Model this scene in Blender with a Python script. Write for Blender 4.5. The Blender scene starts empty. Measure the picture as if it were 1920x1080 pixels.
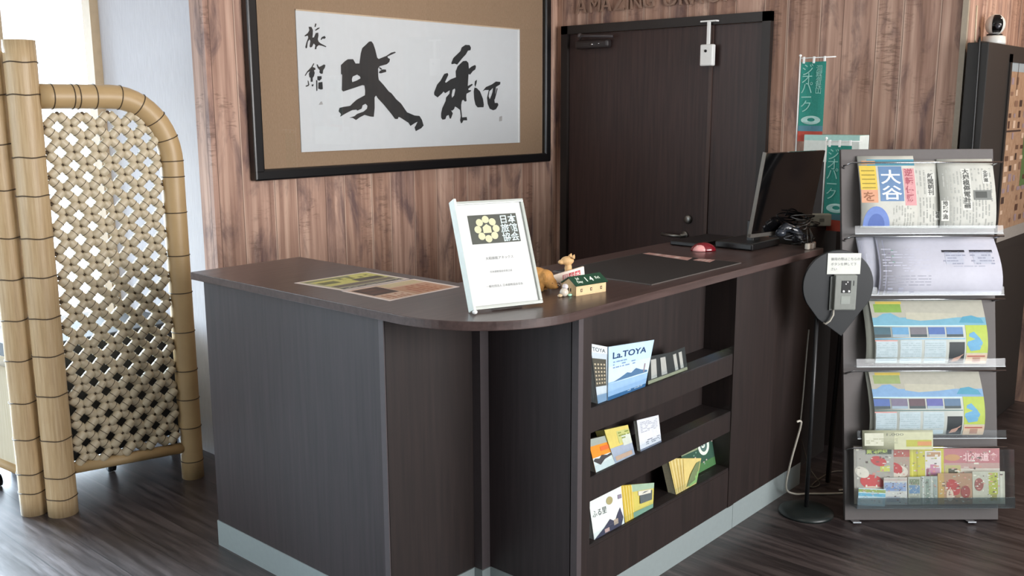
import bpy, bmesh, math, random
from mathutils import Matrix, Vector
random.seed(7)
R = math.radians
SC = bpy.context.scene
COL = SC.collection

# ------------------------------------------------------------------ camera, sky, exposure, daylight
cam_d = bpy.data.cameras.new('camera'); cam_d.sensor_width = 36.0
cam_d.lens = 36.0 * 1799.76 / 1920.0; cam_d.clip_start = 0.02; cam_d.clip_end = 100
cam = bpy.data.objects.new('camera', cam_d); COL.objects.link(cam)
cam.matrix_world = (Matrix.Translation((0, 0, 1.5)) @ Matrix.Rotation(R(41.6577 - 90), 4, 'Z')
                    @ Matrix.Rotation(R(90 - 10.6397), 4, 'X') @ Matrix.Rotation(R(-0.208), 4, 'Z'))
SC.camera = cam
SC.view_settings.view_transform = 'Standard'; SC.view_settings.look = 'None'
SC.view_settings.gamma = 1.0; SC.view_settings.use_curve_mapping = False
SC.view_settings.exposure = 0.0
W = bpy.data.worlds.new('sky'); SC.world = W; W.use_nodes = True
bg = W.node_tree.nodes['Background']; bg.inputs[0].default_value = (0.86, 0.94, 1.0, 1); bg.inputs[1].default_value = 3.6

def area(name, loc, target, sx, sy, power, color, spread=180):
    l = bpy.data.lights.new(name, 'AREA'); l.shape = 'RECTANGLE'; l.size = sx; l.size_y = sy
    l.energy = power; l.color = color; l.spread = R(spread)
    o = bpy.data.objects.new(name, l); COL.objects.link(o); o.location = loc
    d = Vector(target) - Vector(loc); o.rotation_euler = d.to_track_quat('-Z', 'Y').to_euler()
    return o
# daylight entering the windows of the left wall, the rear wall and the hall behind the screen
area('daylight_left_windows', (-2.42, 4.6, 1.45), (0.7, 3.0, 0.4), 4.0, 1.9, 45, (0.80, 0.91, 1.0))
area('daylight_rear_windows', (2.6, -2.42, 1.6), (2.7, 3.4, 1.6), 2.8, 1.6, 68, (1.0, 0.96, 0.94), 90)
area('daylight_far_windows', (0.85, 6.9, 1.35), (0.85, 2.4, 0.0), 1.1, 2.0, 140, (0.66, 0.84, 1.0), 52)
area('daylight_hall_window', (2.09, 5.75, 1.3), (0.4, 5.0, 0.7), 1.9, 2.1, 130, (0.74, 0.88, 1.0))

# ------------------------------------------------------------------ materials
def lin(h):
    h = h.lstrip('#'); c = [int(h[i:i+2], 16) / 255 for i in (0, 2, 4)]
    return tuple(x / 12.92 if x <= 0.04045 else ((x + 0.055) / 1.055) ** 2.4 for x in c) + (1,)
_mc = {}
def col(h, rough=0.6, metal=0.0, var=0.06, scale=60, spec=0.5, bump=0.0):
    """plain coloured material with a fine procedural mottling"""
    k = (h, rough, metal, var, scale, spec, bump)
    if k in _mc: return _mc[k]
    m = bpy.data.materials.new('paint_' + h.strip('#')); m.use_nodes = True; n = m.node_tree.nodes; L = m.node_tree.links
    b = n['Principled BSDF']; b.inputs['Roughness'].default_value = rough; b.inputs['Metallic'].default_value = metal
    b.inputs['Specular IOR Level'].default_value = spec
    tc = n.new('ShaderNodeTexCoord'); nz = n.new('ShaderNodeTexNoise'); nz.inputs['Scale'].default_value = scale
    nz.inputs['Detail'].default_value = 3
    L.new(tc.outputs['Object'], nz.inputs['Vector'])
    hs = n.new('ShaderNodeHueSaturation'); hs.inputs['Color'].default_value = lin(h)
    mr = n.new('ShaderNodeMapRange'); mr.inputs['To Min'].default_value = 1 - var * 2; mr.inputs['To Max'].default_value = 1 + var * 2
    L.new(nz.outputs['Fac'], mr.inputs['Value']); L.new(mr.outputs[0], hs.inputs['Value']); L.new(hs.outputs[0], b.inputs['Base Color'])
    if bump:
        bp = n.new('ShaderNodeBump'); bp.inputs['Strength'].default_value = bump; bp.inputs['Distance'].default_value = 0.002
        L.new(nz.outputs['Fac'], bp.inputs['Height']); L.new(bp.outputs[0], b.inputs['Normal'])
    _mc[k] = m; return m

def newmat(name, rough=0.5, metal=0, spec=0.5):
    m = bpy.data.materials.new(name); m.use_nodes = True
    b = m.node_tree.nodes['Principled BSDF']; b.inputs['Roughness'].default_value = rough; b.inputs['Metallic'].default_value = metal
    b.inputs['Specular IOR Level'].default_value = spec
    return m, m.node_tree.nodes, m.node_tree.links, b
def N(n, t, **kw):
    x = n.new(t)
    for k, v in kw.items():
        if k in x.inputs.keys(): x.inputs[k].default_value = v
        else: setattr(x, k, v)
    return x
def math_(n, L, op, a, b=None, c=None):
    x = n.new('ShaderNodeMath'); x.operation = op
    for i, v in enumerate((a, b, c)):
        if v is None: continue
        if isinstance(v, (int, float)): x.inputs[i].default_value = v
        else: L.new(v, x.inputs[i])
    return x.outputs[0]
def ramp(n, L, fac, stops):
    r = n.new('ShaderNodeValToRGB'); e = r.color_ramp.elements
    while len(e) < len(stops): e.new(0.5)
    for el, (p, c) in zip(e, stops): el.position = p; el.color = lin(c) if isinstance(c, str) else c
    L.new(fac, r.inputs[0]); return r.outputs[0]
def mix(n, L, fac, a, b, mode='MIX'):
    x = n.new('ShaderNodeMix'); x.data_type = 'RGBA'; x.blend_type = mode
    for s, v in ((0, fac), (6, a), (7, b)):
        if isinstance(v, (int, float)): x.inputs[s].default_value = v
        elif isinstance(v, tuple): x.inputs[s].default_value = v
        else: L.new(v, x.inputs[s])
    return x.outputs[2]

def wood_planks():
    """rough pinkish tan vertical boards of uneven width with smoky dark patches; runs along x + y so both walls share it"""
    m, n, L, b = newmat('rough_vertical_boards', 0.75, spec=0.25)
    tc = N(n, 'ShaderNodeTexCoord'); sp = N(n, 'ShaderNodeSeparateXYZ'); L.new(tc.outputs['Object'], sp.inputs[0])
    u = math_(n, L, 'ADD', sp.outputs[0], sp.outputs[1]); z = sp.outputs[2]
    def white(v):
        w_ = N(n, 'ShaderNodeTexWhiteNoise', noise_dimensions='1D'); L.new(v, w_.inputs['W']); return w_.outputs['Value']
    W2 = 0.27
    uu = math_(n, L, 'DIVIDE', u, W2); idx = math_(n, L, 'FLOOR', uu); fr = math_(n, L, 'FRACT', uu)
    cut = math_(n, L, 'MULTIPLY_ADD', white(idx), 0.36, 0.30)
    sub_ = math_(n, L, 'GREATER_THAN', fr, cut)
    rnd = white(math_(n, L, 'MULTIPLY_ADD', sub_, 0.37, math_(n, L, 'MULTIPLY', idx, 1.7)))
    d1 = math_(n, L, 'ABSOLUTE', math_(n, L, 'SUBTRACT', fr, cut)); d2 = math_(n, L, 'MINIMUM', fr, math_(n, L, 'SUBTRACT', 1.0, fr))
    dist = math_(n, L, 'MINIMUM', d1, d2)
    def nz(su, sz, off, detail=6, rough=0.6, dist_=0.0, r_=23.0):
        c = N(n, 'ShaderNodeCombineXYZ')
        L.new(math_(n, L, 'MULTIPLY', u, su), c.inputs[0]); L.new(math_(n, L, 'MULTIPLY', z, sz), c.inputs[1])
        L.new(math_(n, L, 'MULTIPLY_ADD', rnd, r_, off), c.inputs[2])
        t = N(n, 'ShaderNodeTexNoise', Scale=1.0, Detail=detail, Roughness=rough, Distortion=dist_); L.new(c.outputs[0], t.inputs['Vector']); return t.outputs['Fac']
    grain = nz(38, 1.3, 0, 5, 0.5); fine = nz(170, 6, 3, 2, 0.5); smoke = nz(9, 3.0, 5, 6, 0.62, 0.6); cross = nz(14, 60, 9, 4, 0.6, 1.2); big = nz(7, 3.2, 14, 3, 0.5, 0.3)
    base = ramp(n, L, grain, [(0.28, '#987d70'), (0.43, '#b5988a'), (0.58, '#ccb0a1'), (0.8, '#dec8b8')])
    tint = ramp(n, L, rnd, [(0.0, '#e2d6d2'), (0.35, '#f6efea'), (0.6, '#d6c8c2'), (0.8, '#cdbdb2'), (1.0, '#ebe2dc')])
    c0 = mix(n, L, 1.0, base, tint, 'MULTIPLY')
    fm = N(n, 'ShaderNodeMapRange'); L.new(fine, fm.inputs[0]); fm.inputs['To Min'].default_value = 0.86; fm.inputs['To Max'].default_value = 1.12
    hs = N(n, 'ShaderNodeHueSaturation'); L.new(fm.outputs[0], hs.inputs['Value']); L.new(c0, hs.inputs['Color'])
    sm = ramp(n, L, smoke, [(0.50, (0, 0, 0, 1)), (0.68, (1, 1, 1, 1))])
    c1 = mix(n, L, math_(n, L, 'MULTIPLY', sm, 0.78), hs.outputs[0], lin('#57474a'))
    # scaly saw and knot marks in patches
    pm = ramp(n, L, big, [(0.56, (0, 0, 0, 1)), (0.64, (1, 1, 1, 1))]); cm = ramp(n, L, cross, [(0.50, (0, 0, 0, 1)), (0.60, (1, 1, 1, 1))])
    c2 = mix(n, L, math_(n, L, 'MULTIPLY', math_(n, L, 'MULTIPLY', pm, cm), 0.5), c1, lin('#634d43'))
    seam = math_(n, L, 'LESS_THAN', dist, 0.006); lite = math_(n, L, 'MULTIPLY', math_(n, L, 'LESS_THAN', dist, 0.022), math_(n, L, 'GREATER_THAN', rnd, 0.45))
    c3 = mix(n, L, math_(n, L, 'MULTIPLY', lite, 0.45), c2, lin('#dcc4b2'))
    c4 = mix(n, L, math_(n, L, 'MULTIPLY', seam, 0.75), c3, lin('#5a443a'))
    L.new(c4, b.inputs['Base Color'])
    bp = N(n, 'ShaderNodeBump', Strength=0.35, Distance=0.003)
    L.new(math_(n, L, 'SUBTRACT', math_(n, L, 'MULTIPLY', grain, 0.6), seam), bp.inputs['Height']); L.new(bp.outputs[0], b.inputs['Normal'])
    return m

def floor_mat():
    m, n, L, b = newmat('dark_streaked_wood_floor', 0.36, spec=0.85)
    tc = N(n, 'ShaderNodeTexCoord'); sp = N(n, 'ShaderNodeSeparateXYZ'); L.new(tc.outputs['Object'], sp.inputs[0])
    x, y = sp.outputs[0], sp.outputs[1]
    uu = math_(n, L, 'DIVIDE', x, 0.15); idx = math_(n, L, 'FLOOR', uu); fr = math_(n, L, 'FRACT', uu)
    wn = N(n, 'ShaderNodeTexWhiteNoise', noise_dimensions='1D'); L.new(idx, wn.inputs['W']); rnd = wn.outputs['Value']
    c = N(n, 'ShaderNodeCombineXYZ'); L.new(math_(n, L, 'MULTIPLY', x, 42), c.inputs[0]); L.new(math_(n, L, 'MULTIPLY', y, 3), c.inputs[1]); L.new(math_(n, L, 'MULTIPLY', rnd, 31), c.inputs[2])
    t = N(n, 'ShaderNodeTexNoise', Scale=1.0, Detail=6, Roughness=0.62); L.new(c.outputs[0], t.inputs['Vector'])
    base = ramp(n, L, t.outputs['Fac'], [(0.3, '#221d1e'), (0.46, '#383030'), (0.60, '#4c4342'), (0.76, '#655b5b')])
    tone = N(n, 'ShaderNodeMapRange'); L.new(rnd, tone.inputs[0]); tone.inputs['To Min'].default_value = 0.8; tone.inputs['To Max'].default_value = 1.15
    hs = N(n, 'ShaderNodeHueSaturation'); L.new(tone.outputs[0], hs.inputs['Value']); L.new(base, hs.inputs['Color'])
    seam = math_(n, L, 'LESS_THAN', math_(n, L, 'ABSOLUTE', math_(n, L, 'SUBTRACT', fr, 0.5)), 0.488)
    L.new(mix(n, L, seam, lin('#1d1819'), hs.outputs[0]), b.inputs['Base Color'])
    rr = N(n, 'ShaderNodeMapRange'); L.new(t.outputs['Fac'], rr.inputs[0]); rr.inputs['To Min'].default_value = 0.24; rr.inputs['To Max'].default_value = 0.46
    L.new(rr.outputs[0], b.inputs['Roughness'])
    bp = N(n, 'ShaderNodeBump', Strength=0.25, Distance=0.002); L.new(t.outputs['Fac'], bp.inputs['Height']); L.new(bp.outputs[0], b.inputs['Normal'])
    return m

def laminate(name, dark, light, rough, axis=2, su=70, sv=3, spec=0.5):
    """dark fine-grained wood laminate, grain along one object axis"""
    m, n, L, b = newmat(name, rough, spec=spec)
    tc = N(n, 'ShaderNodeTexCoord'); mp = N(n, 'ShaderNodeMapping'); s = [su, su, su]; s[axis] = sv
    mp.inputs['Scale'].default_value = s; L.new(tc.outputs['Object'], mp.inputs[0])
    t = N(n, 'ShaderNodeTexNoise', Scale=1.0, Detail=5, Roughness=0.6); L.new(mp.outputs[0], t.inputs['Vector'])
    L.new(ramp(n, L, t.outputs['Fac'], [(0.3, dark), (0.7, light)]), b.inputs['Base Color'])
    bp = N(n, 'ShaderNodeBump', Strength=0.12, Distance=0.001); L.new(t.outputs['Fac'], bp.inputs['Height']); L.new(bp.outputs[0], b.inputs['Normal'])
    return m
def weave(name, a, bcol, su, sv, rough=0.8, axes=(0, 2)):
    m, n, L, b = newmat(name, rough, spec=0.2)
    tc = N(n, 'ShaderNodeTexCoord'); mp = N(n, 'ShaderNodeMapping'); s = [1, 1, 1]; s[axes[0]] = su; s[axes[1]] = sv
    mp.inputs['Scale'].default_value = s; L.new(tc.outputs['Object'], mp.inputs[0])
    t = N(n, 'ShaderNodeTexNoise', Scale=1.0, Detail=4, Roughness=0.7); L.new(mp.outputs[0], t.inputs['Vector'])
    L.new(ramp(n, L, t.outputs['Fac'], [(0.3, a), (0.7, bcol)]), b.inputs['Base Color'])
    return m
def glass(name, rough=0.0, tint=(1, 1, 1, 1), clear=0.92):
    """thin clear pane: mostly see-through with a fresnel reflection"""
    m = bpy.data.materials.new(name); m.use_nodes = True; n = m.node_tree.nodes; L = m.node_tree.links
    n.remove(n['Principled BSDF']); o = n['Material Output']
    tr = N(n, 'ShaderNodeBsdfTransparent'); tr.inputs[0].default_value = tint
    gl = N(n, 'ShaderNodeBsdfGlossy', Roughness=rough); gl.inputs[0].default_value = (1, 1, 1, 1)
    lw = N(n, 'ShaderNodeLayerWeight', Blend=0.5); mx = N(n, 'ShaderNodeMixShader')
    k5 = math_(n, L, 'POWER', lw.outputs['Facing'], 5.0)
    L.new(math_(n, L, 'MULTIPLY_ADD', k5, clear*0.5, (1-clear)*0.5), mx.inputs[0]); L.new(tr.outputs[0], mx.inputs[1]); L.new(gl.outputs[0], mx.inputs[2]); L.new(mx.outputs[0], o.inputs[0])
    return m

PLANK = wood_planks(); FLOOR = floor_mat()
WENGE = laminate('dark_wenge_laminate', '#231c1d', '#352b2d', 0.5)
WENGE_SHADE = laminate('shaded_wenge_laminate', '#191211', '#291e1c', 0.55)  # darker copy of the wenge; desk-front shade is put into its colour
TOPM = laminate('countertop_laminate', '#3b2d2b', '#534340', 0.3, axis=0, su=60, sv=4, spec=0.6)
EDGE = col('#4b4446', 0.5); KICK = col('#8d9899', 0.45, var=0.03)
DOORM = laminate('door_veneer', '#2a1d1b', '#3f2c29', 0.45)
DOORFR = col('#231d1b', 0.5)
PALE = weave('pale_wall_cloth', '#b0aeb4', '#c2c1c7', 260, 12, axes=(1, 2))
BLACK = col('#0f0f11', 0.35); BLACKG = col('#060607', 0.08, spec=0.6); CHROME = col('#b9bcc0', 0.2, metal=1.0)
STEEL = col('#8b8b88', 0.35, metal=0.9)
WHITE = col('#e9ebea', 0.5, var=0.02); CLEAR = glass('clear_acrylic', 0.12, (0.95, 0.97, 0.98, 1), 0.965); PANE = glass('window_glass')
PICGL = glass('picture_glass', 0.0, (1, 1, 1, 1), 0.96)

def bamboo(name, axis=2):
    m, n, L, b = newmat(name, 0.42, spec=0.45)
    tc = N(n, 'ShaderNodeTexCoord'); mp = N(n, 'ShaderNodeMapping'); s = [130, 130, 130]; s[axis] = 5
    mp.inputs['Scale'].default_value = s; L.new(tc.outputs['Object'], mp.inputs[0])
    t = N(n, 'ShaderNodeTexNoise', Scale=1.0, Detail=5, Roughness=0.65); L.new(mp.outputs[0], t.inputs['Vector'])
    t2 = N(n, 'ShaderNodeTexNoise', Scale=6.0, Detail=2); L.new(tc.outputs['Object'], t2.inputs['Vector'])
    base = ramp(n, L, t.outputs['Fac'], [(0.28, '#a58c66'), (0.5, '#bda37c'), (0.75, '#cfbb98')])
    L.new(mix(n, L, math_(n, L, 'MULTIPLY', t2.outputs['Fac'], 0.4), base, lin('#b09272')), b.inputs['Base Color'])
    bp = N(n, 'ShaderNodeBump', Strength=0.5, Distance=0.002); L.new(t.outputs['Fac'], bp.inputs['Height']); L.new(bp.outputs[0], b.inputs['Normal'])
    return m
BAM = bamboo('sliced_bamboo_cladding'); BAMB = col('#b69a70', 0.42, var=0.05, scale=14); WIRE = col('#4a3b28', 0.6)
BAML = col('#c9bba0', 0.42, var=0.08, scale=30); BAMC = col('#b99669', 0.6)

# ------------------------------------------------------------------ mesh builder
class MB:
    def __init__(s): s.bm = bmesh.new(); s.mats = []
    def mi(s, m):
        if m not in s.mats: s.mats.append(m)
        return s.mats.index(m)
    def _add(s, verts, faces, m, M=None, smooth=False):
        k = s.mi(m); vs = [s.bm.verts.new((M @ Vector(v)) if M else v) for v in verts]
        for f in faces:
            try: fc = s.bm.faces.new([vs[i] for i in f])
            except ValueError: continue
            fc.material_index = k; fc.smooth = smooth
    def box(s, x0, y0, z0, x1, y1, z1, m, M=None, bev=0.0):
        if bev:
            t = bmesh.new(); bmesh.ops.create_cube(t, size=1)
            for v in t.verts: v.co = ((x0+x1)/2 + v.co.x*(x1-x0), (y0+y1)/2 + v.co.y*(y1-y0), (z0+z1)/2 + v.co.z*(z1-z0))
            bmesh.ops.bevel(t, geom=t.edges[:], offset=bev, segments=2, affect='EDGES', profile=0.5)
            t.verts.index_update()
            s._add([v.co[:] for v in t.verts], [[v.index for v in f.verts] for f in t.faces], m, M); t.free(); return s
        v = [(x0,y0,z0),(x1,y0,z0),(x1,y1,z0),(x0,y1,z0),(x0,y0,z1),(x1,y0,z1),(x1,y1,z1),(x0,y1,z1)]
        s._add(v, [(0,3,2,1),(4,5,6,7),(0,1,5,4),(1,2,6,5),(2,3,7,6),(3,0,4,7)], m, M); return s
    def prism(s, pts, z0, z1, m, M=None, mside=None):
        n = len(pts); v = [(x, y, z0) for x, y in pts] + [(x, y, z1) for x, y in pts]
        k = s.mi(m); ks = s.mi(mside) if mside else k
        vs = [s.bm.verts.new((M @ Vector(q)) if M else q) for q in v]
        fs = [s.bm.faces.new(vs[:n][::-1]), s.bm.faces.new(vs[n:])]
        for f in fs: f.material_index = k
        for i in range(n):
            j = (i+1) % n; f = s.bm.faces.new([vs[i], vs[j], vs[n+j], vs[n+i]]); f.material_index = ks
        return s
    def ring(s, prof, m, M=None, seg=24, cap=True):
        """lathe round local z; prof = [(r, z)...]"""
        v = []; f = []; n = len(prof)
        for r, z in prof:
            for i in range(seg): a = 2*math.pi*i/seg; v.append((r*math.cos(a), r*math.sin(a), z))
        for j in range(n-1):
            for i in range(seg):
                k = (i+1) % seg; f.append((j*seg+i, j*seg+k, (j+1)*seg+k, (j+1)*seg+i))
        if cap: f.append(tuple(range(seg))[::-1]); f.append(tuple((n-1)*seg+i for i in range(seg)))
        s._add(v, f, m, M, True); return s
    def tube(s, pts, r, m, seg=12, M=None, cap=True, radii=None):
        P = [Vector(p) for p in pts]; v = []; f = []; n = len(P); up = None
        for i, p in enumerate(P):
            d = (P[min(i+1, n-1)] - P[max(i-1, 0)]).normalized()
            if up is None:
                up = Vector((0, 0, 1)) if abs(d.z) < 0.9 else Vector((1, 0, 0))
            a = (up - d*up.dot(d)).normalized(); b = d.cross(a); up = a
            rr = radii[i] if radii else r
            for k in range(seg): t = 2*math.pi*k/seg; v.append(p + (a*math.cos(t) + b*math.sin(t))*rr)
        for j in range(n-1):
            for i in range(seg):
                k = (i+1) % seg; f.append((j*seg+i, j*seg+k, (j+1)*seg+k, (j+1)*seg+i))
        if cap: f.append(tuple(range(seg))[::-1]); f.append(tuple((n-1)*seg+i for i in range(seg)))
        s._add([tuple(q) for q in v], f, m, M, True); return s
    def ball(s, c, rx, ry, rz, m, M=None, seg=16, rings=10):
        v = []; f = []
        for j in range(rings+1):
            t = math.pi*j/rings
            for i in range(seg):
                a = 2*math.pi*i/seg; v.append((c[0]+rx*math.sin(t)*math.cos(a), c[1]+ry*math.sin(t)*math.sin(a), c[2]+rz*math.cos(t)))
        for j in range(rings):
            for i in range(seg):
                k = (i+1) % seg; f.append((j*seg+i, (j+1)*seg+i, (j+1)*seg+k, j*seg+k))
        s._add(v, f, m, M, True); return s
    def patch(s, fn, u0, v0, u1, v1, m, off=0.0, nu=1, nv=1):
        k = s.mi(m); g = [[s.bm.verts.new(fn(u0+(u1-u0)*i/nu, v0+(v1-v0)*j/nv, off)) for i in range(nu+1)] for j in range(nv+1)]
        for j in range(nv):
            for i in range(nu):
                f = s.bm.faces.new([g[j][i], g[j][i+1], g[j+1][i+1], g[j+1][i]]); f.material_index = k; f.smooth = nv > 1
        return s
    def slab(s, fn, m, th, nu=1, nv=1, medge=None):
        """closed sheet over the unit square: front at off 0, back at off -th"""
        k = s.mi(m); ke = s.mi(medge or m)
        F = [[s.bm.verts.new(fn(i/nu, j/nv, 0)) for i in range(nu+1)] for j in range(nv+1)]
        B = [[s.bm.verts.new(fn(i/nu, j/nv, -th)) for i in range(nu+1)] for j in range(nv+1)]
        def q(vs, kk):
            f = s.bm.faces.new(vs); f.material_index = kk
            return f
        for j in range(nv):
            for i in range(nu):
                q([F[j][i], F[j][i+1], F[j+1][i+1], F[j+1][i]], k).smooth = nv > 1
                q([B[j][i], B[j+1][i], B[j+1][i+1], B[j][i+1]], k).smooth = nv > 1
        for i in range(nu):
            q([F[0][i], B[0][i], B[0][i+1], F[0][i+1]], ke); q([F[nv][i], F[nv][i+1], B[nv][i+1], B[nv][i]], ke)
        for j in range(nv):
            q([F[j][0], F[j+1][0], B[j+1][0], B[j][0]], ke); q([F[j][nu], B[j][nu], B[j+1][nu], F[j+1][nu]], ke)
        return s
    def text(s, body, size, m, fn, align='LEFT', ext=0.0, bold=0.0, sx=1.0):
        """letters mapped through fn(x, y, off); x to the right, y up from the baseline"""
        c = bpy.data.curves.new('t', 'FONT'); c.body = body; c.size = size; c.align_x = align; c.extrude = ext; c.resolution_u = 3; c.offset = bold
        o = bpy.data.objects.new('t', c); COL.objects.link(o)
        dg = bpy.context.evaluated_depsgraph_get(); me = o.evaluated_get(dg).to_mesh()
        s._add([tuple(fn(v.co.x*sx, v.co.y, v.co.z)) for v in me.vertices], [tuple(p.vertices) for p in me.polygons], m)
        o.evaluated_get(dg).to_mesh_clear(); bpy.data.objects.remove(o); bpy.data.curves.remove(c)
        return s
    def fill(s, loops, m, fn, depth=0.0):
        """filled 2D outline (loops after the first are holes)"""
        c = bpy.data.curves.new('t', 'CURVE'); c.dimensions = '2D'; c.fill_mode = 'BOTH'; c.extrude = depth
        for lp in loops:
            sp = c.splines.new('POLY'); sp.points.add(len(lp)-1); sp.use_cyclic_u = True
            for p, q in zip(sp.points, lp): p.co = (q[0], q[1], 0, 1)
        o = bpy.data.objects.new('t', c); COL.objects.link(o)
        dg = bpy.context.evaluated_depsgraph_get(); me = o.evaluated_get(dg).to_mesh()
        s._add([tuple(fn(v.co.x, v.co.y, v.co.z)) for v in me.vertices], [tuple(p.vertices) for p in me.polygons], m)
        o.evaluated_get(dg).to_mesh_clear(); bpy.data.objects.remove(o); bpy.data.curves.remove(c)
        return s
    def build(s, name, parent=None, M=None, label=None, bevel=0.0):
        me = bpy.data.meshes.new(name)
        bmesh.ops.recalc_face_normals(s.bm, faces=s.bm.faces[:]) if getattr(s, 'recalc', True) else None
        s.bm.to_mesh(me); s.bm.free()
        for m in s.mats: me.materials.append(m)
        o = bpy.data.objects.new(name, me); COL.objects.link(o)
        if parent: o.parent = parent
        if M is not None:
            o.matrix_local = M
        if label: o['label'] = label
        if bevel:
            b = o.modifiers.new('bevel', 'BEVEL'); b.width = bevel; b.segments = 2; b.limit_method = 'ANGLE'; b.angle_limit = R(40)
        return o
def tag(o, label, cat, group=None):
    o['label'] = label; o['category'] = cat
    if group: o['group'] = group
    return o
def thing(name, label, cat, M=None, group=None):
    o = bpy.data.objects.new(name, None); COL.objects.link(o); o.empty_display_size = 0.05
    if M is not None: o.matrix_world = M
    return tag(o, label, cat, group)
def struct(o): o['kind'] = 'structure'; return o
T = Matrix.Translation
def RZ(d): return Matrix.Rotation(R(d), 4, 'Z')
def RX(d): return Matrix.Rotation(R(d), 4, 'X')
def RY(d): return Matrix.Rotation(R(d), 4, 'Y')
def frame(o, x, y, z=None):
    x = Vector(x).normalized(); y = Vector(y).normalized(); z = x.cross(y).normalized(); y = z.cross(x)
    return Matrix(((x.x, y.x, z.x, o[0]), (x.y, y.y, z.y, o[1]), (x.z, y.z, z.z, o[2]), (0, 0, 0, 1)))
def lines(mb, fn, x0, y0, x1, y1, m, n, vert=False, fill=0.7, off=0.0003, seg=1, thick=0.45, nv=1):
    """rows (or columns) of fine print as broken strokes"""
    for i in range(n):
        a = (i + 0.5) / n; t = thick / n * 0.5
        p = 0.0
        while p < 1.0:
            l = random.uniform(0.05, 0.22); g = random.uniform(0.01, 0.05); e = min(1.0, p + l)
            if random.random() < fill:
                if vert: mb.patch(fn, x0+(x1-x0)*(a-t), y0+(y1-y0)*p, x0+(x1-x0)*(a+t), y0+(y1-y0)*e, m, off)
                else: mb.patch(fn, x0+(x1-x0)*p, y0+(y1-y0)*(a-t), x0+(x1-x0)*e, y0+(y1-y0)*(a+t), m, off)
            p = e + g
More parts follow.
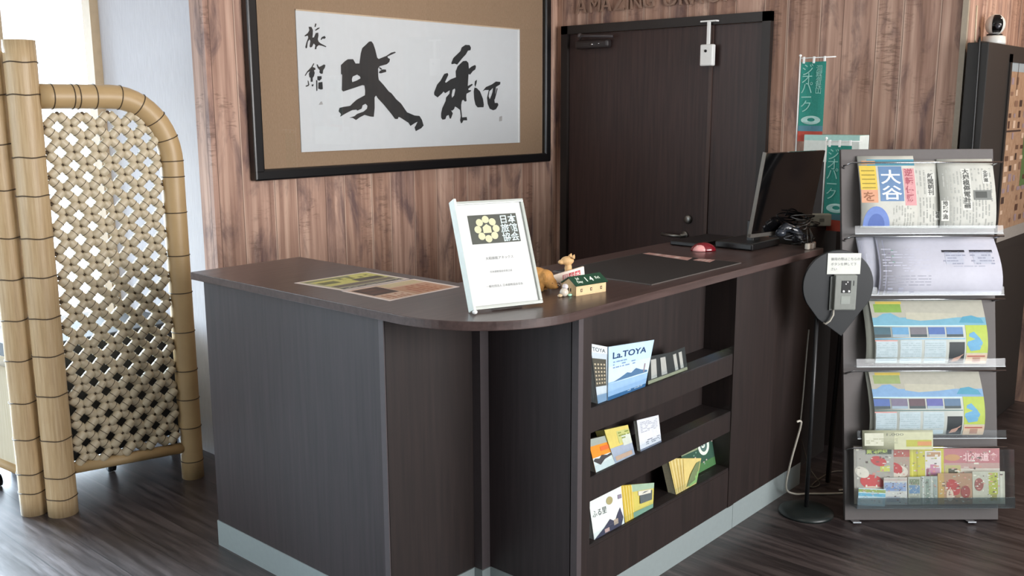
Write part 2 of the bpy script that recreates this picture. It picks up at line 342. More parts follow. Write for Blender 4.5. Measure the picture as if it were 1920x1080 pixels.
# traced brush strokes of the calligraphy (metres from the frame's lower left corner) and leaflet outlines on the shelf front
INK = [[[(0.665,0.6019),(0.6761,0.5917),(0.6869,0.5664),(0.6975,0.5301),(0.706,0.524),(0.7534,0.5398),(0.7836,0.5556),(0.8077,0.561),(0.8136,0.5569),(0.7833,0.5455),(0.7605,0.5371),(0.7639,0.5306),(0.7757,0.5267),(0.7717,0.5134),(0.7554,0.5018),(0.711,0.4915),(0.7007,0.4803),(0.7009,0.4454),(0.7034,0.4302),(0.7321,0.4067),(0.764,0.3763),(0.7788,0.3698),(0.8084,0.3412),(0.8384,0.3212),(0.8746,0.2805),(0.9245,0.2644),(0.9562,0.262),(0.9719,0.2434),(0.9823,0.2154),(0.9647,0.2017),(0.9293,0.1896),(0.922,0.2068),(0.9331,0.2206),(0.9416,0.2343),(0.9237,0.2276),(0.8951,0.215),(0.8829,0.2302),(0.8308,0.2556),(0.8198,0.2579),(0.8153,0.2489),(0.797,0.249),(0.7764,0.2715),(0.7297,0.3161),(0.6951,0.3445),(0.6838,0.3576),(0.6748,0.3487),(0.6734,0.3004),(0.6664,0.2607),(0.6461,0.2617),(0.6119,0.2697),(0.5831,0.2589),(0.5601,0.2468),(0.5408,0.2569),(0.5214,0.2578),(0.5523,0.2646),(0.5666,0.2741),(0.6066,0.2849),(0.6271,0.2981),(0.6304,0.3112),(0.6192,0.3198),(0.6018,0.3132),(0.5957,0.298),(0.57,0.2893),(0.5645,0.2936),(0.5392,0.2914),(0.5055,0.2785),(0.4693,0.2623),(0.4752,0.2743),(0.462,0.287),(0.468,0.3019),(0.49,0.3063),(0.5287,0.3107),(0.5459,0.3237),(0.5688,0.3389),(0.6175,0.3589),(0.6198,0.3785),(0.616,0.4022),(0.6047,0.4041),(0.5537,0.3903),(0.4924,0.3743),(0.4845,0.3806),(0.4875,0.4187),(0.4896,0.4482),(0.4832,0.4502),(0.4846,0.4901),(0.5081,0.5078),(0.5249,0.5168),(0.5552,0.518),(0.5685,0.4994),(0.5909,0.5003),(0.6008,0.5454),(0.61,0.5692),(0.636,0.5876),(0.6506,0.599)],[(0.5439,0.4285),(0.5499,0.4414),(0.5753,0.4506),(0.5918,0.4425),(0.5944,0.434),(0.5687,0.4227),(0.5462,0.4166)]],[[(0.7043,0.4608),(0.7103,0.4697),(0.7282,0.4777),(0.7488,0.4775),(0.7503,0.4665),(0.7337,0.463),(0.7159,0.4589)]],[[(0.7097,0.4884),(0.7253,0.4802),(0.721,0.4744),(0.7072,0.4823)]],[[(1.1825,0.5146),(1.1796,0.5206),(1.1947,0.5457),(1.2458,0.5807),(1.255,0.5996),(1.2823,0.6132),(1.3128,0.6135),(1.3232,0.6007),(1.3188,0.5881),(1.3004,0.5852),(1.285,0.5659),(1.2636,0.5505),(1.2212,0.5139),(1.2033,0.5182)]],[[(1.2635,0.5327),(1.2878,0.5349),(1.3031,0.5251),(1.306,0.496),(1.3245,0.507),(1.3525,0.5164),(1.3587,0.5082),(1.3524,0.4933),(1.3337,0.4843),(1.315,0.467),(1.3027,0.4687),(1.2995,0.4415),(1.2962,0.41),(1.3271,0.4211),(1.3333,0.4162),(1.2992,0.3953),(1.3022,0.3891),(1.3208,0.3894),(1.3176,0.383),(1.2867,0.3708),(1.2836,0.3573),(1.2865,0.3342),(1.2742,0.3311),(1.262,0.3403),(1.2529,0.336),(1.2466,0.315),(1.2464,0.294),(1.2522,0.252),(1.2859,0.2539),(1.2889,0.2369),(1.2612,0.2371),(1.252,0.2245),(1.2428,0.2225),(1.2368,0.2373),(1.2431,0.2604),(1.2373,0.2898),(1.2252,0.2961),(1.2132,0.3023),(1.2012,0.3065),(1.1951,0.294),(1.1801,0.2856),(1.1712,0.2898),(1.1859,0.2731),(1.1707,0.2461),(1.1618,0.2482),(1.1561,0.2649),(1.1412,0.2608),(1.1322,0.2442),(1.1116,0.2423),(1.103,0.2527),(1.1033,0.2732),(1.1124,0.3),(1.1363,0.3351),(1.1394,0.3516),(1.1632,0.3704),(1.1663,0.3869),(1.1338,0.3721),(1.1222,0.3801),(1.1133,0.3718),(1.0812,0.351),(1.0583,0.3629),(1.0568,0.3751),(1.0792,0.414),(1.1025,0.4328),(1.1291,0.466),(1.1526,0.4715),(1.1584,0.4627),(1.1345,0.4274),(1.1403,0.4234),(1.1729,0.4405),(1.2116,0.4518),(1.2101,0.4806),(1.2241,0.5058)],[(1.1808,0.35),(1.1791,0.3644),(1.1871,0.3893),(1.2021,0.3958),(1.205,0.3876),(1.1958,0.3605)]],[[(1.3457,0.4025),(1.3613,0.4006),(1.3865,0.384),(1.4086,0.3458),(1.4149,0.3158),(1.4117,0.3029),(1.3862,0.3028),(1.3672,0.3019),(1.3516,0.3155),(1.3423,0.3452),(1.3394,0.3833)]],[[(1.349,0.4342),(1.3646,0.443),(1.3614,0.426),(1.352,0.4047),(1.3458,0.4172)]],[[(1.4055,0.3843),(1.431,0.4061),(1.4761,0.4198),(1.5087,0.4356),(1.5448,0.4342),(1.5416,0.4211),(1.5087,0.4075),(1.5055,0.3858),(1.4957,0.3423),(1.499,0.3249),(1.522,0.3251),(1.5273,0.3142),(1.5089,0.2923),(1.4859,0.2866),(1.4599,0.2944),(1.4438,0.3203),(1.4387,0.3504),(1.4503,0.3807),(1.4535,0.3915),(1.4246,0.391)],[(1.4729,0.3939),(1.4859,0.4028),(1.4813,0.3811),(1.4729,0.3637),(1.4599,0.3441),(1.4515,0.3592),(1.458,0.3851)]],[[(1.5153,0.4033),(1.5218,0.3991),(1.512,0.3729),(1.499,0.3423),(1.4924,0.3466),(1.5074,0.3815)]],[[(0.3161,0.6461),(0.3316,0.6464),(0.3386,0.6335),(0.337,0.6158),(0.3342,0.6015),(0.3432,0.6038),(0.3529,0.622),(0.3665,0.6246),(0.3673,0.6122),(0.3622,0.596),(0.3671,0.5856),(0.3782,0.579),(0.4074,0.568),(0.4049,0.5643),(0.3869,0.5688),(0.3666,0.5713),(0.355,0.5637),(0.3523,0.5536),(0.3442,0.5532),(0.3485,0.5704),(0.3398,0.5771),(0.3303,0.5625),(0.3212,0.5592),(0.317,0.5636),(0.3224,0.5868),(0.3183,0.5936),(0.3089,0.5825),(0.3034,0.5569),(0.2967,0.5545),(0.2947,0.5607),(0.3008,0.5786),(0.3119,0.6003),(0.3101,0.6089),(0.2944,0.6046),(0.2933,0.608),(0.3105,0.6195),(0.3199,0.6323)]],[[(0.3523,0.6625),(0.359,0.6612),(0.354,0.6485),(0.3472,0.6463)]],[[(0.3489,0.6341),(0.3628,0.6438),(0.3764,0.6471),(0.3716,0.6408),(0.3533,0.6315)]],[[(0.3775,0.5961),(0.3838,0.606),(0.4,0.6123),(0.4066,0.6055),(0.3995,0.5998),(0.3881,0.6002),(0.381,0.5934)]],[[(0.2851,0.4403),(0.2992,0.4585),(0.3222,0.477),(0.3341,0.4934),(0.3385,0.4918),(0.3289,0.4772),(0.3423,0.4741),(0.3442,0.467),(0.3351,0.4631),(0.3391,0.4525),(0.334,0.4381),(0.327,0.4308),(0.3263,0.4146),(0.315,0.4133),(0.3158,0.4305),(0.3092,0.4339),(0.3076,0.4481),(0.3125,0.4589),(0.3012,0.4532),(0.2894,0.4387)]],[[(0.2997,0.4194),(0.3041,0.4177),(0.3078,0.4017),(0.3032,0.3963),(0.2896,0.3924),(0.2876,0.396),(0.3012,0.4016)]],[[(0.319,0.4019),(0.3303,0.404),(0.3277,0.395),(0.3209,0.3941)]],[[(0.3505,0.4887),(0.3564,0.4889),(0.3628,0.4784),(0.3743,0.4823),(0.3906,0.4901),(0.3987,0.4868),(0.3946,0.4758),(0.385,0.4647),(0.3821,0.4502),(0.3716,0.4492),(0.3641,0.4551),(0.3667,0.4641),(0.3558,0.4745)]],[[(0.3521,0.4386),(0.3748,0.4392),(0.3753,0.4284),(0.3626,0.4191),(0.3514,0.4224)]],[[(0.3446,0.4222),(0.3513,0.4206),(0.3496,0.3774),(0.3435,0.3737)]],[[(0.3564,0.4117),(0.3784,0.4147),(0.3794,0.3833),(0.3688,0.3813),(0.3544,0.3847)]]]
SEAL = [[(0.3525,0.3152),(0.3635,0.3287),(0.3714,0.3305),(0.3768,0.3168)],[(1.5321,0.2286),(1.534,0.2528),(1.5553,0.2571),(1.5554,0.2307)]]
SHQ = {'magL':[[2.149,1.6,0.657],[2.198,1.6,0.659],[2.237,1.6,0.807],[2.149,1.6,0.834]],'toya':[[2.191,1.595,0.661],[2.383,1.595,0.663],[2.473,1.595,0.786],[2.232,1.595,0.809]],'boxL':[[2.407,1.6,0.674],[2.556,1.6,0.661],[2.579,1.6,0.724],[2.448,1.6,0.736]],'boxR':[[2.556,1.6,0.661],[2.636,1.6,0.659],[2.664,1.6,0.726],[2.579,1.6,0.724]],'orange':[[2.144,1.6,0.459],[2.239,1.6,0.456],[2.249,1.6,0.534],[2.144,1.6,0.546]],'yellow':[[2.239,1.6,0.456],[2.343,1.6,0.456],[2.346,1.6,0.54],[2.223,1.6,0.555]],'white':[[2.374,1.6,0.456],[2.491,1.6,0.452],[2.517,1.6,0.529],[2.394,1.6,0.542]],'wlow':[[2.14,1.6,0.256],[2.294,1.6,0.243],[2.313,1.6,0.364],[2.143,1.6,0.388]],'ylow':[[2.298,1.6,0.243],[2.452,1.6,0.244],[2.501,1.6,0.304],[2.313,1.6,0.352]],'cream':[[2.589,1.6,0.241],[2.716,1.6,0.237],[2.795,1.6,0.304],[2.581,1.6,0.364]],'green':[[2.684,1.61,0.236],[2.949,1.61,0.228],[2.926,1.61,0.379],[2.711,1.61,0.394]]}

# ------------------------------------------------------------------ the room
HC = 2.62
m = MB(); m.box(-2.6, -2.6, -0.05, 5.4, 7.1, 0, FLOOR); struct(m.build('floor'))
m = MB(); m.box(-2.6, -2.6, HC, 5.4, 7.1, HC+0.05, col('#cfcac2', 0.9)); struct(m.build('ceiling'))
m = MB(); m.box(2.125, 3.52, 0, 4.35, 3.62, HC, PLANK); struct(m.build('wall_picture'))
m = MB(); m.box(4.35, 1.33, 0, 4.45, 3.62, HC, PLANK); struct(m.build('wall_door'))
m = MB(); m.box(4.45, 1.33, 0, 5.3, 1.43, HC, PLANK); m.box(5.3, -2.5, 0, 5.4, 1.43, HC, PLANK); struct(m.build('wall_alcove'))
m = MB(); m.box(4.335, 1.322, 0, 4.352, 1.345, HC, col('#a39684', .5)); struct(m.build('trim_1'))
# pale cloth wall running back from the boarded corner, with a window in it
wy0, wy1, wz0, wz1 = 4.49, 6.75, 0.14, 2.4
m = MB()
m.box(2.135, 3.62, 0, 2.235, wy0, HC, PALE); m.box(2.135, wy1, 0, 2.235, 7.0, HC, PALE)
m.box(2.135, wy0, 0, 2.235, wy1, wz0, PALE); m.box(2.135, wy0, wz1, 2.235, wy1, HC, PALE)
struct(m.build('wall_hall'))
OAK = col('#b9a488', 0.5, var=0.08, scale=25)
t = thing('window_1', 'bright window with a pale wooden frame beyond the bamboo screen', 'window', T((2.13, wy0, wz0))); del t['category']; struct(t)
m = MB()
wd, wh = wy1-wy0, wz1-wz0
m.box(-0.035, -0.075, -0.07, 0.02, 0.0, wh+0.07, OAK); m.box(-0.035, wd, -0.07, 0.02, wd+0.07, wh+0.07, OAK)
m.box(-0.035, -0.07, -0.07, 0.02, wd+0.07, 0, OAK); m.box(-0.035, -0.07, wh, 0.02, wd+0.07, wh+0.07, OAK)
m.box(0.0, wd/2-0.02, 0, 0.04, wd/2+0.02, wh, OAK)
m.build('window_frame', t)
m = MB(); m.box(0.05, 0, 0, 0.056, wd, wh, PANE); m.build('pane', t)
# outer walls with the windows that light the room (behind and left of the viewer)
WHT = col('#c8c4be', 0.85)
m = MB(); m.box(-2.6, -2.5, 0, -2.5, 7.0, 0.4, WHT); m.box(-2.6, -2.5, 2.4, -2.5, 7.0, HC, WHT)
for a, b in ((-2.5, 2.45), (4.5, 4.62), (6.8, 7.0)): m.box(-2.6, a, 0.4, -2.5, b, 2.4, WHT)
struct(m.build('wall_left'))
m = MB(); m.box(-2.6, -2.6, 0, 5.4, -2.5, 0.6, WHT); m.box(-2.6, -2.6, 2.35, 5.4, -2.5, HC, WHT)
m.box(-2.6, -2.6, 0.6, 1.1, -2.5, 2.35, WHT); m.box(4.1, -2.6, 0.6, 5.4, -2.5, 2.35, WHT)
struct(m.build('wall_rear'))
m = MB(); m.box(-2.6, 7.0, 0, 2.235, 7.1, 0.35, WHT); m.box(-2.6, 7.0, 2.4, 2.235, 7.1, HC, WHT)
m.box(-2.6, 7.0, 0.35, 0.2, 7.1, 2.4, WHT); m.box(1.6, 7.0, 0.35, 2.235, 7.1, 2.4, WHT)
struct(m.build('wall_far'))

# ------------------------------------------------------------------ door with a narrow side leaf
t = thing('door_1', 'dark brown double-leaf door with one wide and one narrow leaf', 'door', T((4.35, 2.20, 0))); del t['category']; struct(t)
m = MB()
m.box(-0.03, 0, 0, 0.0, 0.045, 1.945, DOORFR); m.box(-0.03, 1.225, 0, 0.0, 1.27, 1.945, DOORFR); m.box(-0.03, 0, 1.90, 0.0, 1.27, 1.945, DOORFR)
m.build('door_frame', t)
m = MB(); m.box(-0.012, 0.33, 0.01, -0.001, 1.222, 1.898, DOORM, bev=0.002); d = m.build('door_leaf', t)
m = MB(); m.box(-0.012, 0.048, 0.01, -0.001, 0.312, 1.898, DOORM, bev=0.002); m.build('side_leaf', t)
m = MB(); m.box(-0.02, 0.312, 0.01, -0.001, 0.33, 1.898, col('#4a3a35', 0.5)); m.build('meeting_strip', t)
m = MB(); m.ring([(0.020, 0), (0.024, 0.004), (0.022, 0.010), (0.012, 0.012), (0.011, 0.045)], STEEL, T((-0.012, 0.445, 0.838)) @ RY(-90))
m.tube([(-0.055, 0.440, 0.838), (-0.058, 0.50, 0.838), (-0.056, 0.56, 0.840)], 0.009, STEEL); m.build('door_handle', d, label='satin steel lever handle')
m = MB(); m.ring([(0.022, 0), (0.024, 0.004), (0.021, 0.014), (0.012, 0.018)], STEEL, T((-0.012, 0.425, 0.925)) @ RY(-90)); m.build('lock', d)
m = MB(); m.box(-0.06, 0.93, 1.815, -0.012, 1.15, 1.86, col('#2a2526', 0.35), bev=0.012)
m.tube([(-0.055, 1.12, 1.865), (-0.06, 1.10, 1.885), (-0.05, 0.90, 1.872)], 0.008, col('#3b3638', 0.3))
m.ball((-0.05, 1.12, 1.885), 0.016, 0.016, 0.014, col('#5a5658', 0.3)); m.ball((-0.062, 1.03, 1.835), 0.006, 0.008, 0.006, CHROME); m.ball((-0.062, 0.985, 1.838), 0.004, 0.004, 0.004, CHROME)
m.build('door_closer', d, label='dark door closer')
# wall sensor
t = thing('wall_sensor', 'white box sensor hanging on a T-shaped bracket before the door', 'sensor', T((4.30, 2.52, 1.70)))
m = MB(); m.box(-0.018, -0.036, 0, 0.012, 0.036, 0.104, WHITE, bev=0.006); b_ = m.build('housing', t)
m = MB(); m.ring([(0.007, 0), (0.007, 0.003)], BLACK, T((-0.018, 0.003, 0.072)) @ RY(-90), seg=16); m.build('lens', b_)
m = MB(); m.box(-0.006, -0.007, 0.104, 0.006, 0.007, 0.215, WHITE); m.box(-0.008, -0.045, 0.212, 0.018, 0.045, 0.219, WHITE); m.build('bracket', t)
# raised letters over the door
LET = col('#8d7364', 0.5)
def wl(x, y, o): return (4.35 - 0.006 - abs(o), 3.42 - x, y)
t = thing('wall_lettering', 'row of raised brown letters on the boards above the door', 'sign', T((4.35, 2.9, 2.0)))
MI = T((-4.35, -2.9, -2.0))
xs = 0.02
for i, ch in enumerate('AMAZING ORACT.'):
    if ch == ' ': xs += 0.045; continue
    m = MB(); x0 = xs
    m.text(ch, 0.11, LET, lambda x, y, o, x0=x0: MI @ Vector((4.35 - 0.008 - o, 3.40 - x0 - x, 2.008 + y)), ext=0.008)
    w_ = max(v.co.y for v in m.bm.verts) - min(v.co.y for v in m.bm.verts)
    m.build('letter', t); xs += w_ + 0.012

# ------------------------------------------------------------------ framed calligraphy
t = thing('framed_calligraphy', 'wide black-framed brush calligraphy with brown mat on the board wall', 'picture', T((2.30, 3.49, 1.20)))
FW, FH = 1.945, 0.955
BF = col('#101012', 0.28, spec=0.6)
m = MB()
def fr_(u0, v0, u1, v1): m.box(u0, -0.015, v0, u1, 0.028, v1, BF, bev=0.008)
fr_(0, 0, FW, 0.048); fr_(0, FH-0.048, FW, FH); fr_(0, 0.03, 0.048, FH-0.03); fr_(FW-0.048, 0.03, FW, FH-0.03)
m.build('frame', t)
MATB = weave('brown_silk_mat', '#85705a', '#97806a', 300, 60)
m = MB(); m.box(0.04, 0.012, 0.04, FW-0.04, 0.027, FH-0.04, MATB); m.build('mat_board', t)
P = lambda x, y, o: Vector((x, 0.0065 - o, y))
sx0, sx1, sz0, sz1 = 0.252, 1.702, 0.112, 0.714
PAP = col('#c2c7cb', 0.7, var=0.02, scale=30)
m = MB(); m.box(sx0, 0.0075, sz0, sx1, 0.012, sz1, PAP)
m.box(sx0, 0.0065, sz1-0.004, sx1, 0.011, sz1+0.002, col('#b9a58c', 0.6)); m.box(sx1-0.016, 0.0065, sz0, sx1-0.012, 0.011, sz1, col('#eef0f0', 0.6))
m.build('paper', t)
INKM = col('#1c1f21', 0.7, var=0.15, scale=20)
m = MB(); m.recalc = False
for loops in INK: m.fill(loops, INKM, P)
for lp in SEAL: m.fill([lp], col('#9a9a9a', 0.8), P)
m.build('brush_strokes', t, label='black brushed characters')
m = MB(); m.box(0.045, 0.001, 0.045, FW-0.045, 0.003, FH-0.045, PICGL); m.build('glass', t)

# ------------------------------------------------------------------ reception desk: base units and worktop
t = thing('desk_end_unit', 'dark panelled desk unit at the left end with a grey plinth', 'cabinet', T((1.66, 1.95, 0)))
m = MB(); m.box(0.003, 0.0, 0.092, 0.40, 0.90, 0.94, WENGE); m.build('body', t)
m = MB(); m.box(0, 0.0, 0, 0.40, 0.905, 0.092, KICK); m.build('kickboard', t)
m = MB(); m.box(-0.002, -0.008, 0.092, 0.30, 0.012, 0.938, EDGE); m.build('side_panel', t, label='board with a lighter front edge')
m = MB(); m.ring([(0.006, 0), (0.006, 0.012), (0.004, 0.014)], CHROME, T((0.03, 0.905, 0.13)) @ RX(-90), seg=12); m.build('screw', t)
t = thing('desk_corner_unit', 'square recessed corner of the desk below the rounded worktop', 'cabinet', T((2.0, 1.91, 0)))
m = MB(); m.box(-0.338, 0.030, 0.092, 0.0, 0.04-0.001, 0.938, WENGE_SHADE); m.build('left_panel', t)
m = MB(); m.box(0.0, -0.003, 0.092, 0.036, 0.036, 0.938, EDGE); m.build('corner_post', t)
m = MB(); m.box(0.036, -0.317, 0.092, 0.050, -0.003, 0.938, WENGE); m.build('right_panel', t)
m = MB(); m.box(-0.338, 0.026, 0, -0.004, 0.038, 0.092, KICK); m.box(-0.004, -0.007, 0, 0.032, 0.038, 0.092, KICK); m.box(0.032, -0.317, 0, 0.046, -0.007, 0.092, KICK)
m.build('kickboard', t)
t = thing('desk_shelf_unit', 'dark desk unit with three open brochure ledges', 'cabinet', T((2.036, 1.57, 0)))
SH = [0.66, 0.452, 0.243]
m = MB(); m.box(0.020, 0, 0.092, 0.064, 0.30, 0.938, WENGE_SHADE); m.box(-0.001, -0.004, 0.092, 0.020, 0.019, 0.938, EDGE); m.build('side_panel', t)
m = MB(); m.box(0.884, 0, 0.092, 0.924, 0.30, 0.938, WENGE_SHADE); m.build('side_panel', t)
m = MB(); m.box(0.064, 0.12, 0.092, 0.884, 0.135, 0.938, WENGE_SHADE); m.build('back_panel', t)
m = MB(); m.box(0.064, 0.003, 0.092, 0.884, 0.12, SH[2]-0.012, WENGE_SHADE); m.build('lower_front', t)
m = MB(); m.box(0.0, 0.002, 0, 0.924, 0.02, 0.092, KICK); m.build('kickboard', t)
for z in SH:
    m = MB(); m.box(0.064, 0.004, z-0.014, 0.884, 0.12, z, WENGE_SHADE)
    if z != SH[2]: m.box(0.064, 0.004, z-0.075, 0.884, 0.016, z-0.014, WENGE_SHADE)
    s_ = m.build('ledge', t)
    m = MB(); m.box(0.064, 0.001, z-0.004, 0.884, 0.0035, z+0.028, CLEAR); m.build('acrylic_lip', s_, label='clear acrylic lip')
t = thing('desk_plain_unit', 'plain dark desk unit at the right end behind the pole stand', 'cabinet', T((2.962, 1.573, 0)))
m = MB(); m.box(0, 0, 0.092, 0.55, 0.44, 0.938, WENGE_SHADE); m.build('body', t)
m = MB(); m.box(0, -0.001, 0, 0.41, 0.02, 0.092, KICK); m.box(0.412, -0.001, 0, 0.55, 0.02, 0.092, KICK); m.build('kickboard', t)
pts = [(1.645, 2.90)]; cx, cy, rr = 1.975, 1.865, 0.33
for i in range(25): a = math.pi + (math.pi/2)*i/24; pts.append((cx+rr*math.cos(a), cy+rr*math.sin(a)))
pts += [(3.53, 1.535), (3.53, 2.08), (2.085, 2.08), (2.085, 2.90)]
m = MB(); m.prism(pts, 0.94, 0.965, TOPM); o = m.build('desk_worktop', bevel=0.002)
tag(o, 'dark brown L-shaped reception worktop with a rounded outer corner', 'worktop')

# ------------------------------------------------------------------ things on the worktop
ZT = 0.965
def quadfn(q, th=0.0):
    A, B, C_, D = [Vector(p) for p in q]; nrm = (B-A).cross(D-A).normalized()
    return lambda u, v, o=0.0: (A*(1-u)*(1-v) + B*u*(1-v) + C_*u*v + D*(1-u)*v) + nrm*(o+th)
def flyer(q, label, kind):
    O = Vector(q[0]); f0 = quadfn([Vector(p)-O for p in q], 0.0006); m = MB()
    m.slab(f0, col('#e6d6d0', 0.45), 0.0005)
    def p(x0, y0, x1, y1, c, o=0.0002): m.patch(f0, x0, y0, x1, y1, col(c, 0.45), o)
    if kind == 0:
        p(.04, .04, .96, .96, '#b9b48c'); p(.06, .10, .62, .94, '#c8c06a', .0003)
        p(.64, .08, .80, .92, '#6e6054', .0003); p(.84, .06, .95, .94, '#5b5654', .0003); p(.40, .52, .60, .90, '#4d4238', .0004)
        p(.30, .10, .48, .34, '#6c6a3c', .0004); p(.10, .06, .18, .66, '#7b7c66', .0004)
        lines(m, f0, .2, .4, .36, .9, col('#6b6a3a', .5), 4, off=.0005); lines(m, f0, .86, .1, .94, .9, col('#c9bfb5', .5), 2, vert=True, off=.0005)
    else:
        p(.04, .04, .96, .96, '#cfae96'); p(.34, .42, .94, .94, '#b98a6c', .0003); p(.05, .44, .30, .94, '#c8b48c', .0003)
        p(.10, .06, .60, .40, '#3d2418', .0004); p(.16, .12, .3, .3, '#5e3a26', .0005); p(.36, .1, .5, .34, '#55301f', .0005)
        lines(m, f0, .66, .08, .92, .38, col('#a2603c', .5), 5, off=.0005); lines(m, f0, .4, .5, .9, .88, col('#a35f42', .5), 5, off=.0005)
    o = m.build('flyer', None, T(O)); tag(o, label, 'flyer'); return o
flyer([(1.766, 2.246, ZT), (1.745, 2.465, ZT), (2.03, 2.455, ZT), (2.03, 2.244, ZT)][::1] and
      [(1.748, 2.464, ZT), (1.766, 2.247, ZT), (2.032, 2.244, ZT), (2.032, 2.454, ZT)],
      'olive and yellow flyer lying flat, the left of the two on the worktop', 0)
flyer([(1.757, 2.241, ZT), (1.753, 2.022, ZT), (2.039, 2.027, ZT), (2.041, 2.233, ZT)],
      'reddish brown flyer lying flat next to the white award frame', 1)

# award certificate in a silver-white standing frame
az, w, Ln, tl = R(-21.18), 0.213, 0.302, R(23.5)
dx = Vector((math.cos(az), math.sin(az), 0)); bk = Vector((-math.sin(az), math.cos(az), 0)); up = bk*math.sin(tl) + Vector((0, 0, math.cos(tl)))
M0 = frame((1.79, 1.733, 0.972), dx, up)
t = thing('award_frame', 'white certificate in a silver frame leaning back on the worktop', 'picture frame', M0)
SIL = col('#b9beb9', 0.3, metal=0.2, var=0.02)
m = MB(); e = 0.009
for a in ((0, 0, w, e), (0, Ln-e, w, Ln), (0, e, e, Ln-e), (w-e, e, w, Ln-e)): m.box(a[0], a[1], -0.008, a[2], a[3], 0.004, SIL, bev=0.0015)
m.build('frame', t)
m = MB(); m.box(e, e, -0.006, w-e, Ln-e, -0.002, col('#d4d6d5', 0.4, var=0.005)); FQ = lambda x, y, o: Vector((x, y, -0.0016 + o))
GR = col('#484b44', 0.6); CR = col('#c9c9a6', 0.5, var=0.02); LB = col('#cfe3e6', 0.5)
bx0, by0, bx1, by1 = 0.036, 0.180, 0.184, 0.262
m.patch(FQ, bx0, by0, bx1, by1, GR, 0.0)
ccx, ccy = bx0 + 0.052, by0 + 0.041
for k in range(8):
    a = math.pi/2 + k*math.pi/4
    m.fill([[(ccx+0.0275*math.cos(a)+0.0105*math.cos(b*math.pi/12), ccy+0.0275*math.sin(a)+0.0105*math.sin(b*math.pi/12)) for b in range(24)]], CR, lambda x, y, o: FQ(x, y, 0.0003))
m.fill([[(ccx-0.0125, ccy-0.011), (ccx+0.0125, ccy-0.011), (ccx+0.0125, ccy+0.006), (ccx, ccy+0.0145), (ccx-0.0125, ccy+0.006)]], CR, lambda x, y, o: FQ(x, y, 0.0003))
for j, s_ in enumerate(('日本', '旅館', '協会')):
    m.text(s_, 0.0262, LB, lambda x, y, o, j=j: FQ(bx0+0.0935+x, by0+0.0565-j*0.0255+y, 0.0004), bold=0.0004)
GT = col('#777b7c', 0.6)
m.text('大和旅館アネックス', 0.0095, GT, lambda x, y, o: FQ(w/2+0.003+x, 0.135+y, 0.0002), 'CENTER')
m.text('日本旅館協会会員之証', 0.0068, GT, lambda x, y, o: FQ(w/2+x, 0.098+y, 0.0002), 'CENTER')
m.text('一般社団法人 日本旅館協会会長', 0.0078, GT, lambda x, y, o: FQ(w/2+0.003+x, 0.058+y, 0.0002), 'CENTER')
m.build('certificate', t)
m = MB(); m.box(-0.008, -0.004, -0.010, 0.0, Ln+0.002, 0.026, col('#dfe6df', 0.35, var=0.02), bev=0.002); m.build('side_wing', t, label='thick pale side wing')
m = MB(); m.ball((-0.004, -0.009, 0.022), 0.007, 0.006, 0.007, WHITE); m.build('foot', t)
m = MB(); m.box(0.06, 0.0, -0.013, w-0.06, 0.20, -0.009, BLACK); m.build('easel_back', t)

# perpetual calendar house
M0 = frame((2.152, 1.667, ZT), (0.985, -0.175, 0), (0.175, 0.985, 0))
t = thing('calendar_house', 'tan wooden house calendar with a green roof on the worktop', 'calendar', M0)
TAN = col('#d9b98c', 0.6, var=0.08); GRN = col('#123f2c', 0.5); Lh, Dh = 0.118, 0.062
m = MB()
prof = [(0, 0), (Dh, 0), (Dh, 0.030), (Dh/2, 0.049), (0, 0.030)]
A = Matrix(((0, 0, 1, 0), (1, 0, 0, 0), (0, 1, 0, 0), (0, 0, 0, 1)))
m.prism(prof, 0, Lh, TAN, A)
for x in (0.020, 0.058, 0.098): m.box(x-0.003, -0.0006, 0.010, x+0.004, 0.0004, 0.019, BLACK); m.box(x-0.001, -0.001, 0.012, x+0.002, 0.0, 0.017, TAN)
m.box(-0.0006, 0.022, 0.010, 0.0004, 0.026, 0.020, BLACK); m.box(-0.0006, 0.032, 0.010, 0.0004, 0.036, 0.020, BLACK)
m.build('house_body', t)
rv = Vector((0, Dh/2, 0.019)).normalized()
RM = Matrix(((1, 0, 0, 0), (0, rv.y, -rv.z, 0), (0, rv.z, rv.y, 0.0305), (0, 0, 0, 1)))
m = MB(); m.box(-0.004, -0.004, 0, Lh+0.004, 0.0375, 0.003, GRN, RM)
m.box(-0.004, 0.0, 0, Lh+0.004, 0.0375, 0.003, GRN, T((0, Dh, 0)) @ Matrix.Scale(-1, 4, (0, 1, 0)) @ RM)
WT = col('#e8f3e4', 0.5)
fr2 = lambda X, Y: (lambda x, y, o: RM @ Vector((X+x, Y+y, 0.0034)))
m.text('Jul', 0.013, WT, fr2(0.014, 0.021), bold=0.0003); m.text('Day', 0.013, WT, fr2(0.010, 0.006), bold=0.0003)
m.text('1', 0.026, WT, fr2(0.043, 0.008), bold=0.0006); m.text('4', 0.026, WT, fr2(0.063, 0.008), bold=0.0006); m.text('Fri', 0.016, WT, fr2(0.086, 0.013), bold=0.0003)
m.build('roof', t, label='green roof with white date letters')
M1 = frame((2.196, 1.790, ZT), (0.985, -0.175, 0), (0, 0, 1))
t = thing('month_sign', 'white signboard with red panels behind the green-roofed calendar', 'sign', M1)
m = MB(); TL_ = RZ(7) @ Matrix.Scale(1.15, 4, (1, 0, 0)) @ T((0, -0.040, 0))
m.box(0.0, 0.048, -0.012, 0.118, 0.078, -0.004, col('#ecdfd2', 0.5), TL_, bev=0.001); m.box(0.0, 0.042, -0.012, 0.034, 0.052, -0.004, col('#ecdfd2', 0.5), TL_)
for x in (0.040, 0.062, 0.084): m.box(x, 0.053, -0.0045, x+0.019, 0.071, -0.0034, col('#b8434a' if x > 0.05 else '#c98a88', 0.5), TL_)
